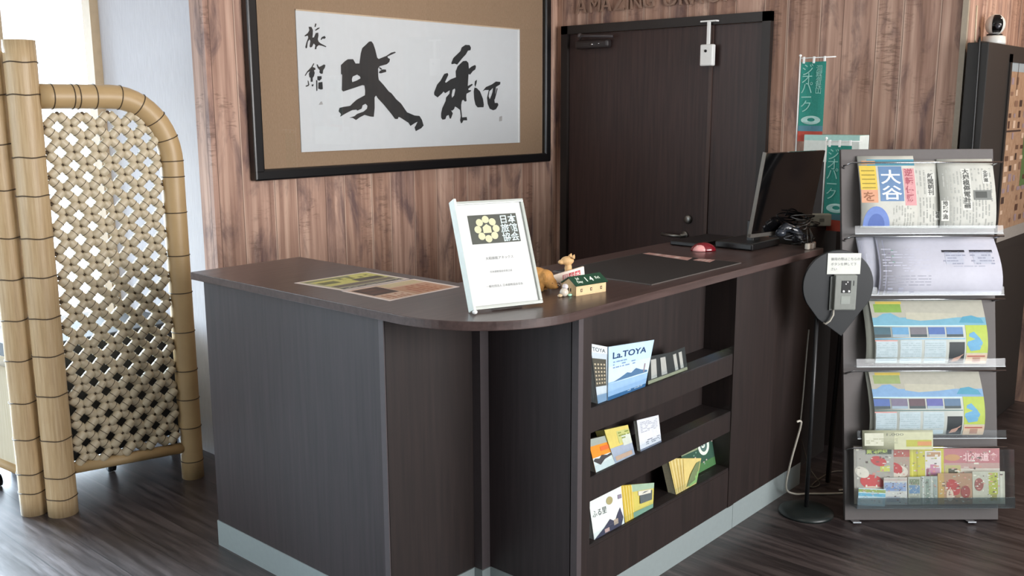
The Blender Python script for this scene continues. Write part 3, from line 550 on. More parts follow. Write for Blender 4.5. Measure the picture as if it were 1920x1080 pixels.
for x, s_ in ((0.041, '月'), (0.063, '火'), (0.085, '水')): m.text(s_, 0.017, col('#f0e6e2', 0.5), lambda a, b, o, x=x: TL_ @ Vector((x+a, 0.055+b, -0.0031)))
m.text('⓪', 0.024, col('#4d2430', 0.5), lambda a, b, o: TL_ @ Vector((0.008+a, 0.034+b, -0.0036)), bold=0.0004)
m.build('panel', t)
for px_ in (0.085,):
    m = MB(); m.box(px_, 0, -0.018, px_+0.006, 0.030, -0.012, col('#d9c0a8', 0.6)); m.build('post', t)
# figurines
def blob(m, parts, mat):
    for c, r in parts: m.ball(c, r[0], r[1], r[2], mat)
FUR = col('#b78446', 0.7, var=0.15, scale=120); FURL = col('#cfa876', 0.7, var=0.15)
t = thing('dog_figurine', 'small tan dog figurine with lowered head beside the award frame', 'figurine', T((2.145, 1.812, ZT)) @ RZ(-75))
m = MB(); rem = []
blob(m, [((0, 0, 0.045), (0.040, 0.026, 0.026)), ((0.030, 0, 0.040), (0.026, 0.024, 0.026)), ((0.048, 0, 0.026), (0.018, 0.018, 0.018)), ((0.060, 0, 0.018), (0.013, 0.010, 0.009))], FUR)
for x in (-0.024, 0.022):
    for y in (-0.014, 0.014): m.tube([(x, y, 0.04), (x, y, 0.002)], 0.008, FUR, radii=[0.011, 0.008])
m.tube([(-0.036, 0, 0.05), (-0.05, 0, 0.062)], 0.006, FUR, radii=[0.008, 0.004])
b_ = m.build('body', t); rm = b_.modifiers.new('remesh', 'REMESH'); rm.mode = 'VOXEL'; rm.voxel_size = 0.0025; rm.use_smooth_shade = True
m = MB(); m.ball((0.070, 0, 0.020), 0.004, 0.004, 0.003, BLACK); m.ball((0.058, 0.012, 0.028), 0.0022, 0.0022, 0.0022, BLACK); m.ball((0.058, -0.012, 0.028), 0.0022, 0.0022, 0.0022, BLACK); m.build('nose_and_eyes', t)
m = MB(); m.ball((0.036, 0.020, 0.046), 0.009, 0.004, 0.012, FUR); m.build('ear', t)
m = MB(); m.ball((0.036, -0.020, 0.046), 0.009, 0.004, 0.012, FUR); m.build('ear', t)
t = thing('animal_figurine', 'tan animal figurine whose raised head shows above the red month sign', 'figurine', T((2.290, 1.800, ZT)) @ RZ(150) @ Matrix.Scale(0.82, 4))
m = MB()
blob(m, [((0, 0, 0.030), (0.026, 0.022, 0.030)), ((0.006, 0, 0.062), (0.014, 0.014, 0.024)), ((0.010, 0, 0.090), (0.026, 0.020, 0.017)), ((0.033, 0, 0.086), (0.014, 0.011, 0.009))], FURL)
for y in (-0.012, 0.012): m.tube([(0.018, y, 0.03), (0.024, y, 0.001)], 0.008, FURL)
b_ = m.build('body', t); rm = b_.modifiers.new('remesh', 'REMESH'); rm.mode = 'VOXEL'; rm.voxel_size = 0.0025; rm.use_smooth_shade = True
for y in (-0.015, 0.015):
    m = MB(); m.ring([(0.008, 0), (0.006, 0.008), (0.001, 0.016)], FURL, T((-0.006, y, 0.100)) @ RY(-25)); m.build('ear', t)
t = thing('crystal_figurine', 'tiny clear and white ornament before the dog figurine', 'ornament', T((2.125, 1.690, ZT)) @ Matrix.Scale(0.8, 4))
m = MB(); m.ball((0, 0, 0.016), 0.017, 0.015, 0.016, col('#cfc6b8', 0.2)); m.ball((0.004, -0.002, 0.036), 0.011, 0.011, 0.011, col('#d8cfd0', 0.15)); m.ball((-0.018, 0.004, 0.006), 0.010, 0.008, 0.006, col('#cdb48e', 0.4))
b_ = m.build('body', t)
m = MB(); m.ball((0.018, -0.012, 0.005), 0.010, 0.007, 0.005, col('#9fd8bb', 0.1)); m.build('base', t, label='pale green glass base')

# desk mat, strips, mouse
m = MB(); m.prism([(2.437, 1.597), (2.992, 1.595), (2.985, 1.985), (2.437, 1.985)], 0, 0.0022, col('#5a5552', 0.5)); m.prism([(2.441, 1.601), (2.988, 1.599), (2.981, 1.981), (2.441, 1.981)], 0.0022, 0.0026, col('#141213', 0.55))
o = m.build('desk_mat', None, T((0, 0, ZT+0.0003))); tag(o, 'black desk mat with a thin grey border on the worktop', 'desk mat')
def strip(pts, lab):
    O = Vector((pts[0][0], pts[0][1], ZT+0.003)); m = MB(); f0 = quadfn([Vector((p[0], p[1], ZT+0.003))-O for p in pts], 0.0006)
    m.slab(f0, col('#b58d86', 0.4), 0.0005); lines(m, f0, .06, .15, .94, .85, col('#d9c4bf', .5), 3, vert=False, off=.0003, fill=.8)
    o = m.build('paper_strip', None, T(O)); tag(o, lab, 'paper strip')
strip([(2.912, 1.762), (2.972, 1.778), (2.978, 1.966), (2.944, 1.972)], 'long narrow pinkish paper strip on the far end of the desk mat')
strip([(2.925, 1.680), (2.985, 1.694), (2.973, 1.752), (2.930, 1.750)], 'short pinkish paper slip at the right end of the desk mat')
t = thing('computer_mouse', 'glossy red computer mouse with a painted highlight behind the desk mat', 'mouse', T((3.17, 1.85, ZT)) @ RZ(-48))
m = MB(); m.ball((0, 0, 0.0), 0.048, 0.030, 0.032, col('#6e0f1c', 0.15, spec=0.8), seg=24, rings=16)
for v in m.bm.verts: v.co.z = max(v.co.z, 0.001)
m.build('shell', t)
m = MB(); m.ball((-0.012, -0.013, 0.001), 0.031, 0.019, 0.024, col('#d89a98', 0.2), seg=20, rings=12)  # highlight on the red shell, put in as a pale pink bulge
for v in m.bm.verts: v.co.z = max(v.co.z, 0.001)
m.build('shell_highlight', t, label='pale pink painted highlight')

# tilting desk display seen from behind, with its base
az, w, Ln, tl = R(-11.27), 0.366, 0.321, R(-9.98)
dx = Vector((math.cos(az), math.sin(az), 0)); bk = Vector((-math.sin(az), math.cos(az), 0)); up = bk*math.sin(tl) + Vector((0, 0, math.cos(tl)))
M0 = frame((3.254, 1.704, 1.02), dx, up)
MB0 = M0.copy(); Mi = M0.inverted()
t = thing('desk_display', 'black glossy computer display with a thin silver edge on the desk', 'computer display', M0)
m = MB(); m.box(0.003, 0.003, -0.012, w-0.003, Ln-0.003, 0.0, BLACKG, bev=0.002); m.build('screen_panel', t)
SV = col('#77746f', 0.35, metal=0.7)
m = MB(); m.box(0, 0, -0.012, 0.004, Ln, 0.002, SV); m.box(0, -0.002, -0.012, w*0.78, 0.012, 0.003, SV); m.build('edge_trim', t, label='silver edge trim')
m = MB(); m.box(3.27, 1.70, ZT+0.001, 3.50, 1.86, ZT+0.028, col('#161617', 0.3), Mi, bev=0.006); m.box(3.36, 1.745, ZT+0.02, 3.42, 1.775, 1.07, col('#1a1a1b', 0.4), Mi, bev=0.004); m.build('stand', t)
m = MB(); m.box(3.22, 1.90, ZT+0.001, 3.50, 2.03, ZT+0.018, BLACK, bev=0.004); o = m.build('keyboard'); o.data.transform(T((-3.36, -1.96, -ZT))); o.location = (3.36, 1.96, ZT)
tag(o, 'low black keyboard behind the black display', 'keyboard')
# card reader with bundled cables
t = thing('handset', 'black and blue-grey handset lying among cables before the display', 'handset', T((3.43, 1.625, ZT+0.02)) @ RZ(-25))
m = MB(); m.tube([(-0.05, 0, 0.05), (-0.02, 0.01, 0.062), (0.02, 0.0, 0.05), (0.05, -0.01, 0.02)], 0.016, col('#20242b', 0.25), radii=[0.014, 0.02, 0.018, 0.014]); m.ball((-0.048, 0, 0.044), 0.022, 0.02, 0.016, col('#2b3038', 0.25)); m.ball((0.03, 0.0, 0.022), 0.03, 0.025, 0.022, col('#15161a', 0.4)); m.build('body', t)
m = MB(); m.tube([(-0.035, -0.018, 0.060), (-0.015, -0.020, 0.062), (0.0, -0.016, 0.052)], 0.003, CHROME, seg=8); m.build('metal_clip', t)
random.seed(3)
for i in range(5):
    c = Vector((3.46+0.012*i, 1.605+0.008*(i % 3), ZT+0.014)); pts = []
    for k in range(40):
        a = k*0.42+i; pts.append((c.x+0.05*math.cos(a)+0.004*k*0.3*math.cos(i*2), c.y+0.028*math.sin(a*1.3), c.z+0.020*i+0.016*(1+math.sin(a*0.7+i))))
    m = MB(); m.tube(pts, 0.0028, col(['#17181a', '#24272c', '#1b1b1c', '#3a3733', '#101010'][i], 0.4), seg=6)
    o = m.build('cable', None); tag(o, 'dark tangled cable heaped beside the display', 'cable', 'dark cables heaped beside the display')
t = thing('power_strip', 'off-white multi-socket power strip behind the heap of cables', 'power strip', T((3.66, 1.74, 1.02)) @ RZ(-48))
m = MB(); m.box(0, 0, 0, 0.17, 0.035, 0.05, col('#9c9585', 0.5), bev=0.005); m.build('casing', t)
for x in (0.03, 0.075, 0.12):
    m = MB(); m.box(x, -0.001, 0.018, x+0.02, 0.001, 0.032, col('#6a655a', 0.5)); m.build('socket', t)
m = MB(); m.box(3.60, 1.66, 0.0, 3.94, 1.80, 1.018, col('#1e1917', 0.6)); o = m.build('side_cabinet'); tag(o, 'low dark side cabinet carrying the power strip beyond the desk end', 'cabinet')
for i, (x, y, c) in enumerate([(3.452, 1.553, '#b9b2a6'), (3.475, 1.547, '#8c7f74'), (3.50, 1.553, '#9a8f84'), (3.515, 1.56, '#8e5a50')]):
    m = MB(); m.box(-0.010, -0.008, 0, 0.010, 0.008, 0.024, col(c, 0.3), bev=0.004); m.tube([(0, 0, 0.02), (0.002, 0.004, 0.05), (0.012, 0.012, 0.075)], 0.0025, col('#2a2826', 0.4), seg=6)
    o = m.build('power_plug', None, T((x, y+0.012, ZT)) @ RZ(25*i)); tag(o, 'small plug with a cable above the paper note', 'plug', 'plugs above the paper note')

# dark back cabinet with white box and small banners
m = MB(); m.box(4.02, 1.42, 0, 4.345, 1.93, 1.262, col('#2b2321', 0.6)); o = m.build('back_cabinet', None); tag(o, 'dark cabinet against the board wall behind the display', 'cabinet')
t = thing('paper_box', 'white box with a teal top band on the back cabinet', 'box', T((4.03, 1.62, 1.264)))
m = MB(); m.box(0, 0, 0, 0.10, 0.25, 0.115, col('#d7ded9', 0.6), bev=0.003); m.build('carton', t)
m = MB(); m.box(-0.0006, 0.002, 0.092, 0.1, 0.248, 0.1156, col('#a5d0c9', 0.6)); m.build('band', t)
def banner(M0, h, w, bh, label, full):
    t = thing('mini_banner', label, 'banner', M0)
    TE = weave('teal_cloth_'+str(full), '#2f7f74', '#3c9385', 200, 200, axes=(1, 2))
    m = MB(); m.tube([(0, 0, 0), (0, 0, h)], 0.0035, WHITE, seg=8); m.ball((0, 0, h), 0.006, 0.006, 0.006, WHITE); m.tube([(0, 0.0, h-0.012), (0, -w-0.045, h-0.010)], 0.0025, WHITE, seg=8)
    m.ring([(0.035, -0.001), (0.035, 0.006), (0.006, 0.010)], WHITE); m.build('pole', t)
    f0 = lambda u, v, o: Vector((-0.002 - o + 0.004*math.sin(u*5), -0.006 - u*w, h-0.028-bh + v*bh))
    m = MB(); m.slab(f0, TE, 0.0008, 8, 1)
    m.patch(f0, 0, 0, 1, 0.13, col('#b04838', 0.7), 0.0006, 8, 1); m.patch(f0, 0, 0.13, 1, 0.20, col('#4f7f8f', 0.7), 0.0006, 8, 1)
    m.fill([[(0.5+0.40*math.cos(a*math.pi/16), 0.27+0.055*math.sin(a*math.pi/16)) for a in range(32)], [(0.5+0.16*math.cos(a*math.pi/16), 0.275+0.022*math.sin(a*math.pi/16)) for a in range(32)]], col('#a9cfc9', 0.6), lambda x, y, o: f0(x, y, 0.0016))
    PT = col('#8cc4b9', 0.6)
    for i, ch in enumerate('ジオパーク'): m.text(ch, w*0.5, PT, lambda x, y, o, i=i: Vector((-0.004+0.004*math.sin(0.5), -0.006-0.02*w-x, h-0.028-0.10*bh-i*0.115*bh+y-0.02)))
    for i, ch in enumerate('洞爺湖有珠山'): m.text(ch, w*0.26, PT, lambda x, y, o, i=i: Vector((-0.0065, -0.006-0.62*w-x, h-0.028-0.06*bh-i*0.055*bh+y-0.02)))
    m.build('cloth', t)
    for u in (0.1, 0.5, 0.92):
        m = MB(); m.box(-0.005, -0.006-u*w-0.004, h-0.034, 0.001, -0.006-u*w+0.004, h-0.006, WHITE); m.build('loop', t)
banner(T((4.04, 1.91, 1.27)), 0.448, 0.115, 0.34, 'small teal banner with white writing, the higher one on the left', 1)
banner(T((3.83, 1.68, 1.02)), 0.352, 0.105, 0.35, 'small teal banner with a red foot, the lower one beside the rack', 2)

# ------------------------------------------------------------------ leaflets on the desk ledges
def stack(key, name, label, cat, cover, edge, th, draw, n=1, grp=None, lean=0.03, fan=0.0):
    q = SHQ[key]; zmin = min(q[0][2], q[1][2]); base = [2.453 if False else z for z in (0.6605, 0.4525, 0.2435)]
    zb = min(base, key=lambda z: abs(z-zmin)); O = Vector((q[0][0], q[0][1], zb))
    Q = []
    for i, p in enumerate(q):
        z = zb if i < 2 else p[2]; Q.append(Vector((p[0], p[1] - 0.018 + (lean if i >= 2 else 0), z)) - O)
    nr = (Q[1]-Q[0]).cross(Q[3]-Q[0]).normalized()
    f = lambda u, v, o=0.0: (Q[0]*(1-u)*(1-v) + Q[1]*u*(1-v) + Q[2]*u*v + Q[3]*(1-u)*v) + nr*o
    t = thing(name, label, cat, T(O), grp)
    m = MB(); m.slab(f, cover, 0.0016)
    draw(m, f); m.build('cover', t)
    g = lambda u, v, o=0.0: f(u*0.985+0.0075, v*0.985 if v else 0, o-0.002) + Vector((fan*o*-8, 0, 0))
    m = MB(); k = max(2, int(th/0.004)); PE = edge; PE2 = col('#b9b5aa', 0.7)
    for i in range(k):
        a, b2 = -th*i/k, -th*(i+0.82)/k
        h = (lambda a: (lambda u, v, o=0.0: g(u, v, a+o)))(a)
        m.slab(h, PE if i % 2 else cover, th*0.78/k, 1, 1, PE)
    m.build('pages', t)
    return t
def d_toya(m, f):
    p = lambda a, b, c, d, h, o=.0003: m.patch(f, a, b, c, d, col(h, .35), o)
    p(0, 0, 1, 1, '#a3c4dd', .0002); p(0, .62, 1, 1, '#b7d3e8', .0004); p(0, .30, 1, .62, '#c3d6e6', .0004); p(0, .0, 1, .33, '#8fb2d6', .0004); p(0, 0, 1, .07, '#2f5f8a', .0006)
    m.fill([[(.12, .32), (.3, .37), (.45, .43), (.55, .40), (.66, .47), (.8, .41), (.97, .36), (.97, .32)]], col('#4a6f93', .4), lambda x, y, o: f(x, y, .0007))
    m.text('La.TOYA', .2, col('#173a66', .4), lambda x, y, o: f(.08+x*1.0, .76+y*.85, .0009), bold=.004)
    lines(m, f, .1, .56, .62, .72, col('#6f8db5', .5), 3, off=.0008); lines(m, f, .5, .04, .9, .09, col('#c9d8e6', .5), 2, off=.0009)
    p(.86, .34, .89, .52, '#8f7f88', .0009)
def d_bld(m, f):
    p = lambda a, b, c, d, h, o=.0003: m.patch(f, a, b, c, d, col(h, .4), o)
    p(0, 0, 1, 1, '#b9c6cf', .0002); p(0, .86, 1, 1, '#cfd6da', .0004); p(0, .28, .86, .76, '#4b4a42', .0004)
    for i in range(6):
        for j in range(4): p(.08+j*.2, .32+i*.065, .18+j*.2, .35+i*.065, '#b8ad94', .0006)
    m.text('TOYA', .2, col('#22303c', .5), lambda x, y, o: f(.06+x*1.4, .88+y*.5, .0008)); p(0, 0, 1, .14, '#7d99b5', .0005)
def d_box(m, f):
    p = lambda a, b, c, d, h, o=.0003: m.patch(f, a, b, c, d, col(h, .35), o)
    p(0, 0, 1, 1, '#2c3233', .0002)
    for a in (.12, .52): p(a, .15, a+.22, .86, '#a7a9a4', .0005)
    p(0, 0, 1, .12, '#8b8f78', .0004)
def d_or(m, f):
    p = lambda a, b, c, d, h, o=.0003: m.patch(f, a, b, c, d, col(h, .4), o)
    p(0, 0, 1, 1, '#d98a2a', .0002); p(0, 0, 1, .42, '#c9d7d6', .0004); p(0, .78, 1, 1, '#9aa39c', .0004); p(.45, .56, .85, .70, '#e56a35', .0006)
    m.fill([[(0, .34), (.1, .40), (.3, .36), (.45, .44), (.7, .38), (1, .42), (1, .34), (.55, .28), (.3, .16)]], col('#3b3a3c', .5), lambda x, y, o: f(x, y, .0008))
def d_ye(m, f):
    p = lambda a, b, c, d, h, o=.0003: m.patch(f, a, b, c, d, col(h, .4), o)
    p(0, 0, 1, 1, '#cfc06a', .0002); p(.45, .5, 1, .88, '#b9bd7a', .0004); p(0, .0, 1, .44, '#9aa6b8', .0004); p(.1, .05, .9, .18, '#c2a48e', .0006); p(.6, .4, 1, .72, '#c4ccc0', .0006)
    lines(m, f, .5, .6, .95, .86, col('#7b8a3c', .5), 3, off=.0008)
def d_wh(m, f):
    m.patch(f, 0, 0, 1, 1, col('#cfd3da', .5), .0002); lines(m, f, .12, .55, .9, .92, col('#8d95a6', .5), 7, off=.0005, thick=.35); lines(m, f, .3, .12, .95, .3, col('#6f7788', .5), 3, off=.0005)
    m.patch(f, 0, 0, 1, .06, col('#6d7688', .5), .0006)
def d_wl(m, f):
    p = lambda a, b, c, d, h, o=.0003: m.patch(f, a, b, c, d, col(h, .4), o)
    p(0, 0, 1, 1, '#dfe6e2', .0002); lines(m, f, .05, .88, .95, .98, col('#b0b8b8', .5), 3, off=.0006)
    m.fill([[(.6+.1*math.cos(a*.4), .66+.09*math.sin(a*.4)) for a in range(16)]], col('#a39a6c', .5), lambda x, y, o: f(x, y, .0006))
    m.text('ふる里', .2, col('#3c4a4a', .5), lambda x, y, o: f(.04+x*.75, .44+y*.8, .0007))
    m.fill([[(.0, .0), (.9, .0), (.98, .16), (.9, .42), (.8, .3), (.7, .16), (.55, .26), (.35, .14), (.15, .06)]], col('#3b3d52', .5), lambda x, y, o: f(x, y, .0008))
    p(.35, .02, .5, .1, '#c4a6a0', .001); p(.66, .08, .8, .2, '#b0a08f', .001); p(.86, .62, .98, .72, '#8c8493', .0009)
def d_yl(m, f):
    p = lambda a, b, c, d, h, o=.0003: m.patch(f, a, b, c, d, col(h, .4), o)
    p(0, 0, 1, 1, '#cbbf62', .0002); p(0, 0, .34, 1, '#c9ad42', .0004)
    for x in (.06, .14, .22, .3): p(x, .02, x+.02, .98, '#e6d78a', .0005)
    p(.3, .78, 1, 1, '#9fb9a0', .0005); p(.55, .34, .95, .72, '#596264', .0005); p(.5, .62, .9, .76, '#d3d2c6', .0006); p(.3, 0, 1, .16, '#7aa08c', .0006)
def d_cr(m, f):
    p = lambda a, b, c, d, h, o=.0003: m.patch(f, a, b, c, d, col(h, .4), o)
    p(0, 0, 1, 1, '#d5c27c', .0002)
    for i in range(9): p(.03+i*.05, 0, .045+i*.05, .98, '#e6d9a6' if i % 2 else '#b99c4c', .0005)
    m.fill([[(.5, .05), (.98, .1), (.98, .9), (.86, .82), (.7, .45)]], col('#6f7f58', .5), lambda x, y, o: f(x, y, .0006))
    m.fill([[(.6, .02), (1, .05), (1, .5), (.85, .42)]], col('#86b06a', .5), lambda x, y, o: f(x, y, .0008))
def d_gr(m, f):
    p = lambda a, b, c, d, h, o=.0003: m.patch(f, a, b, c, d, col(h, .4), o)
    p(0, 0, 1, 1, '#38584a', .0002); p(0, .55, .45, 1, '#8f9a7c', .0004); p(0, 0, 1, .2, '#4f7a4c', .0004)
    e = lambda rx, ry: [(.62+rx*math.cos(a*math.pi/14), .62+ry*math.sin(a*math.pi/14)) for a in range(28)]
    m.fill([e(.16, .27)], col('#dfe8dc', .5), lambda x, y, o: f(x, y, .0007)); m.fill([e(.10, .19)], col('#54706a', .5), lambda x, y, o: f(x, y, .0009))
    m.text('S', .3, col('#dfe8dc', .5), lambda x, y, o: f(.56+x*.7, .54+y*.9, .0011), bold=.01)
    random.seed(5)
    for i in range(34):
        x, y = random.uniform(.3, .98), random.uniform(.04, .98)
        if abs(x-.62) > .18 or abs(y-.62) > .28: p(x, y, x+.03, y+.03, random.choice(['#b9cfc0', '#7fa08c', '#c9b7b0', '#4d8a4c']), .0006)
LW = col('#d8dcdc', .5)
stack('magL', 'travel_magazine', 'pile of magazines with a building photo beside the blue magazine', 'magazine', col('#b9c6cf', .4), LW, .045, d_bld)
stack('toya', 'travel_magazine', 'pale blue magazine titled La.TOYA on the upper desk ledge', 'magazine', col('#a3c4dd', .35), LW, .040, d_toya)
stack('boxL', 'leaflet_pack', 'dark pack of striped leaflets touching the blue magazine', 'leaflet pack', col('#2c3233', .35), col('#6d7472', .5), .05, d_box)
stack('boxR', 'leaflet_pack', 'dark pack of striped leaflets, right end of the upper ledge', 'leaflet pack', col('#2c3233', .35), col('#6d7472', .5), .055, d_box)
stack('orange', 'leaflet_pile', 'orange and white leaflet pile, left end of the middle ledge', 'leaflets', col('#d98a2a', .4), col('#a8aaa2', .5), .035, d_or)
stack('yellow', 'leaflet_pile', 'yellow leaflet pile between orange pile and lone white leaflets', 'leaflets', col('#cfc06a', .4), col('#d3c877', .5), .035, d_ye)
stack('white', 'leaflet_pile', 'small white printed leaflets alone on the middle desk ledge', 'leaflets', col('#cfd3da', .5), LW, .012, d_wh)
stack('wlow', 'leaflet_pile', 'white leaflets with dark figures, left end of the bottom ledge', 'leaflets', col('#dfe6e2', .4), LW, .045, d_wl)
stack('ylow', 'leaflet_pile', 'yellow and green leaflets next to the white ones on the bottom ledge', 'leaflets', col('#cbbf62', .4), col('#c9b65a', .5), .05, d_yl)
stack('cream', 'leaflet_pile', 'cream leaflets with yellow edges before the dark green magazine', 'leaflets', col('#d5c27c', .4), col('#d9d2b8', .5), .03, d_cr)
t_ = stack('green', 'travel_magazine', 'dark green magazine with a white oval on the bottom ledge', 'magazine', col('#38584a', .4), col('#8f957c', .5), .03, d_gr)
t_.location.y += 0.032; t_.location.x += 0.012

# ------------------------------------------------------------------ drop-shaped sign on a pole with call box
Fv, Rv = Vector((0.747, 0.665, 0)), Vector((0.665, -0.747, 0))
S0 = Vector((3.265, 1.43, 0))
M0 = frame(S0, Rv, Vector((0, 0, 1)))   # x right, y up, z to the viewer
t = thing('pole_stand', 'black drop-shaped board on a thin pole with a round foot', 'stand', M0)
DK = col('#181b1e', 0.5)
m = MB(); A = Matrix(((1, 0, 0, 0), (0, 0, 1, 0), (0, -1, 0, 0), (0, 0, 0, 1)))
m.ring([(0.10, 0.0), (0.10, 0.008), (0.085, 0.016), (0.02, 0.024)], col('#1b2222', 0.35), A, seg=40); m.build('foot_plate', t)
m = MB(); m.tube([(0, 0.018, 0), (0, 0.80, 0)], 0.008, col('#17181a', 0.4)); m.build('pole', t)
# outline of the drop: round top, point at the bottom
cx0, cy0 = 0.062, 0.872
pts = []
for i in range(33): a = R(-32) + R(244)*i/32; pts.append((cx0+0.126*math.cos(a), cy0+0.128*math.sin(a)))
pts += [(cx0-0.066, cy0-0.122), (cx0+0.022, cy0-0.186), (cx0+0.070, cy0-0.118)]
m = MB(); m.prism(pts, 0.009, 0.024, DK); m.build('board', t, bevel=0.002)
M1 = M0 @ T((0.043, 0.788, 0.025))
t = thing('call_box', 'grey wall box with a dark button panel on the drop-shaped board', 'call box', M1)
GB = col('#7c807b', 0.45); 
m = MB(); m.box(0, 0, 0, 0.078, 0.125, 0.022, GB, bev=0.003); m.box(-0.011, -0.004, 0, 0.080, 0.118, 0.006, col('#6f736f', 0.45)); m.build('casing', t)
m = MB(); m.box(0.023, 0.062, 0.022, 0.056, 0.106, 0.0235, BLACK); m.build('button_panel', t)
for (x, y) in ((0.030, 0.068), (0.049, 0.068), (0.037, 0.094), (0.043, 0.101)):
    m = MB(); r_ = 0.0042 if y < .08 else 0.0025; m.ring([(r_, 0), (r_, 0.002)], WHITE, T((x, y, 0.0235)), seg=12); m.build('button', t)
m = MB(); m.box(0.024, 0.022, 0.022, 0.056, 0.05, 0.0228, col('#8f958f', 0.5)); m.build('label_plate', t)
m = MB(); m.box(0.064, 0.088, 0.022, 0.067, 0.106, 0.0226, BLACK); m.build('slot', t)
CAB = col('#a9a69c', 0.5)
m = MB(); m.tube([(0.004, 0.0, 0.008), (0.003, -0.02, 0.012), (-0.008, -0.042, 0.012), (-0.022, -0.054, 0.010), (-0.028, -0.050, 0.004)], 0.0035, CAB, seg=8); m.build('lead', t)
m = MB(); f0 = lambda u, v, o: Vector((u*0.118, v*0.075, o)); m.slab(f0, col('#cfd2cc', 0.6), 0.0008)
for j, s_ in enumerate(('御用の際はこちらの', 'ボタンを押して下', 'さい')): m.text(s_, 0.0115, col('#5c5f60', .6), lambda x, y, o, j=j: Vector((0.012+x, 0.050-0.018*j+y, 0.0004)))
o = m.build('paper_note', None, M0 @ T((0.018, 0.914, 0.027))); tag(o, 'white handwritten paper note above the grey call box', 'note')

def cable(name, pts, r, mat, label):
    c = [Vector(p) for p in pts]; out = []
    for i in range(len(c)-1):
        p0, p1, p2, p3 = c[max(i-1, 0)], c[i], c[i+1], c[min(i+2, len(c)-1)]
        for k in range(6):
            s = k/6; out.append(0.5*((2*p1)+(p2-p0)*s+(2*p0-5*p1+4*p2-p3)*s*s+(3*p1-p0-3*p2+p3)*s**3))
    out.append(c[-1]); m = MB(); m.tube(out, r, mat, seg=8); o = m.build(name); tag(o, label, 'cable'); return o
cable('power_cable', [(3.27, 1.46, 0.70), (3.265, 1.462, 0.60), (3.262, 1.465, 0.45), (3.262, 1.47, 0.345), (3.262, 1.47, 0.34)], 0.003, col('#5c5a54', .5), 'thin grey cable hanging down along the stand pole')
cable('power_cable', [(3.243, 1.475, 0.352), (3.256, 1.468, 0.353), (3.262, 1.468, 0.33), (3.262, 1.50, 0.18), (3.30, 1.53, 0.06), (3.36, 1.52, 0.02), (3.42, 1.50, 0.007), (3.47, 1.45, 0.005), (3.52, 1.40, 0.005), (3.56, 1.37, 0.005), (3.575, 1.39, 0.005), (3.54, 1.42, 0.006)], 0.004, col('#b9b5aa', .5), 'pale cable running down the pole and curling on the floor')
cable('power_cable', [(3.57, 1.62, 0.22), (3.57, 1.56, 0.06), (3.54, 1.50, 0.012), (3.50, 1.52, 0.005), (3.60, 1.53, 0.005), (3.72, 1.52, 0.005), (3.78, 1.45, 0.005)], 0.003, col('#5c554c', .6), 'thin brownish cable looping on the dark floor near the rack')

# ------------------------------------------------------------------ newspaper rack
tn = 0.28/1.34; ct = 1/math.sqrt(1+tn*tn); st = tn*ct
UP = Fv*st + Vector((0, 0, ct)); RK0 = Fv*3.31 + Rv*1.222
RK = frame(RK0, Rv, UP); 
t = thing('newspaper_rack', 'grey leaning rack with clear ledges full of newspapers and brochures', 'rack', RK)
RKM = col('#55504f', 0.6, var=0.03)
m = MB(); m.box(0, 0.004, -0.018, 0.565, 1.373, 0, RKM, bev=0.002); m.build('back_board', t)
for x in (0.02, 0.44):
    m = MB(); m.box(x, 0.0, -0.03, x+0.03, 0.004, 0.03, CHROME); m.build('foot', t)
m = MB(); Mi = RK.inverted()
LG = lambda s_: (Mi @ (Fv*3.56 + Rv*(1.222+s_) + Vector((0, 0, 1.2)))); 
for s_ in (0.05, 0.51): m.tube([LG(s_) - Vector((0, 0, 0.01)), Mi @ (Fv*3.66 + Rv*(1.222+s_) + Vector((0, 0, 0.012)))], 0.010, BLACK)
m.build('rear_legs', t)
for v in (1.315, 1.045, 0.815, 0.555, 0.277):
    m = MB(); zz = 0.052; m.tube([(0.012, v-0.012, 0.0), (0.0, v-0.008, 0.03), (0.02, v, zz), (0.574, v, zz)], 0.0032, CHROME, seg=8); m.tube([(0.555, v-0.006, 0.0), (0.56, v, zz)], 0.0032, CHROME, seg=8); m.build('wire_bar', t, label='thin chrome bar')
for v in (1.062, 0.838, 0.578, 0.318):
    m = MB(); m.box(0.03, v-0.008, 0.0, 0.565, v-0.005, 0.055, CLEAR); m.box(0.03, v-0.008, 0.053, 0.570, v+0.022, 0.056, CLEAR)
    m.box(0.03, v-0.009, 0.056, 0.570, v-0.006, 0.0575, col('#a9b0b3', 0.3)); m.build('clear_ledge', t, label='clear acrylic ledge')
m = MB(); m.box(0.018, 0.062, 0.0, 0.588, 0.068, 0.075, CLEAR); m.box(0.018, 0.062, 0.073, 0.588, 0.100, 0.077, glass('grey_acrylic', 0.05, (0.55, 0.6, 0.62, 1), 0.85)); m.box(0.018, 0.062, 0.0, 0.021, 0.27, 0.075, CLEAR); m.box(0.585, 0.062, 0.0, 0.588, 0.27, 0.075, CLEAR)
m.box(0.018, 0.098, 0.0735, 0.588, 0.272, 0.0752, CLEAR); m.build('clear_pocket', t, label='wide clear pocket')

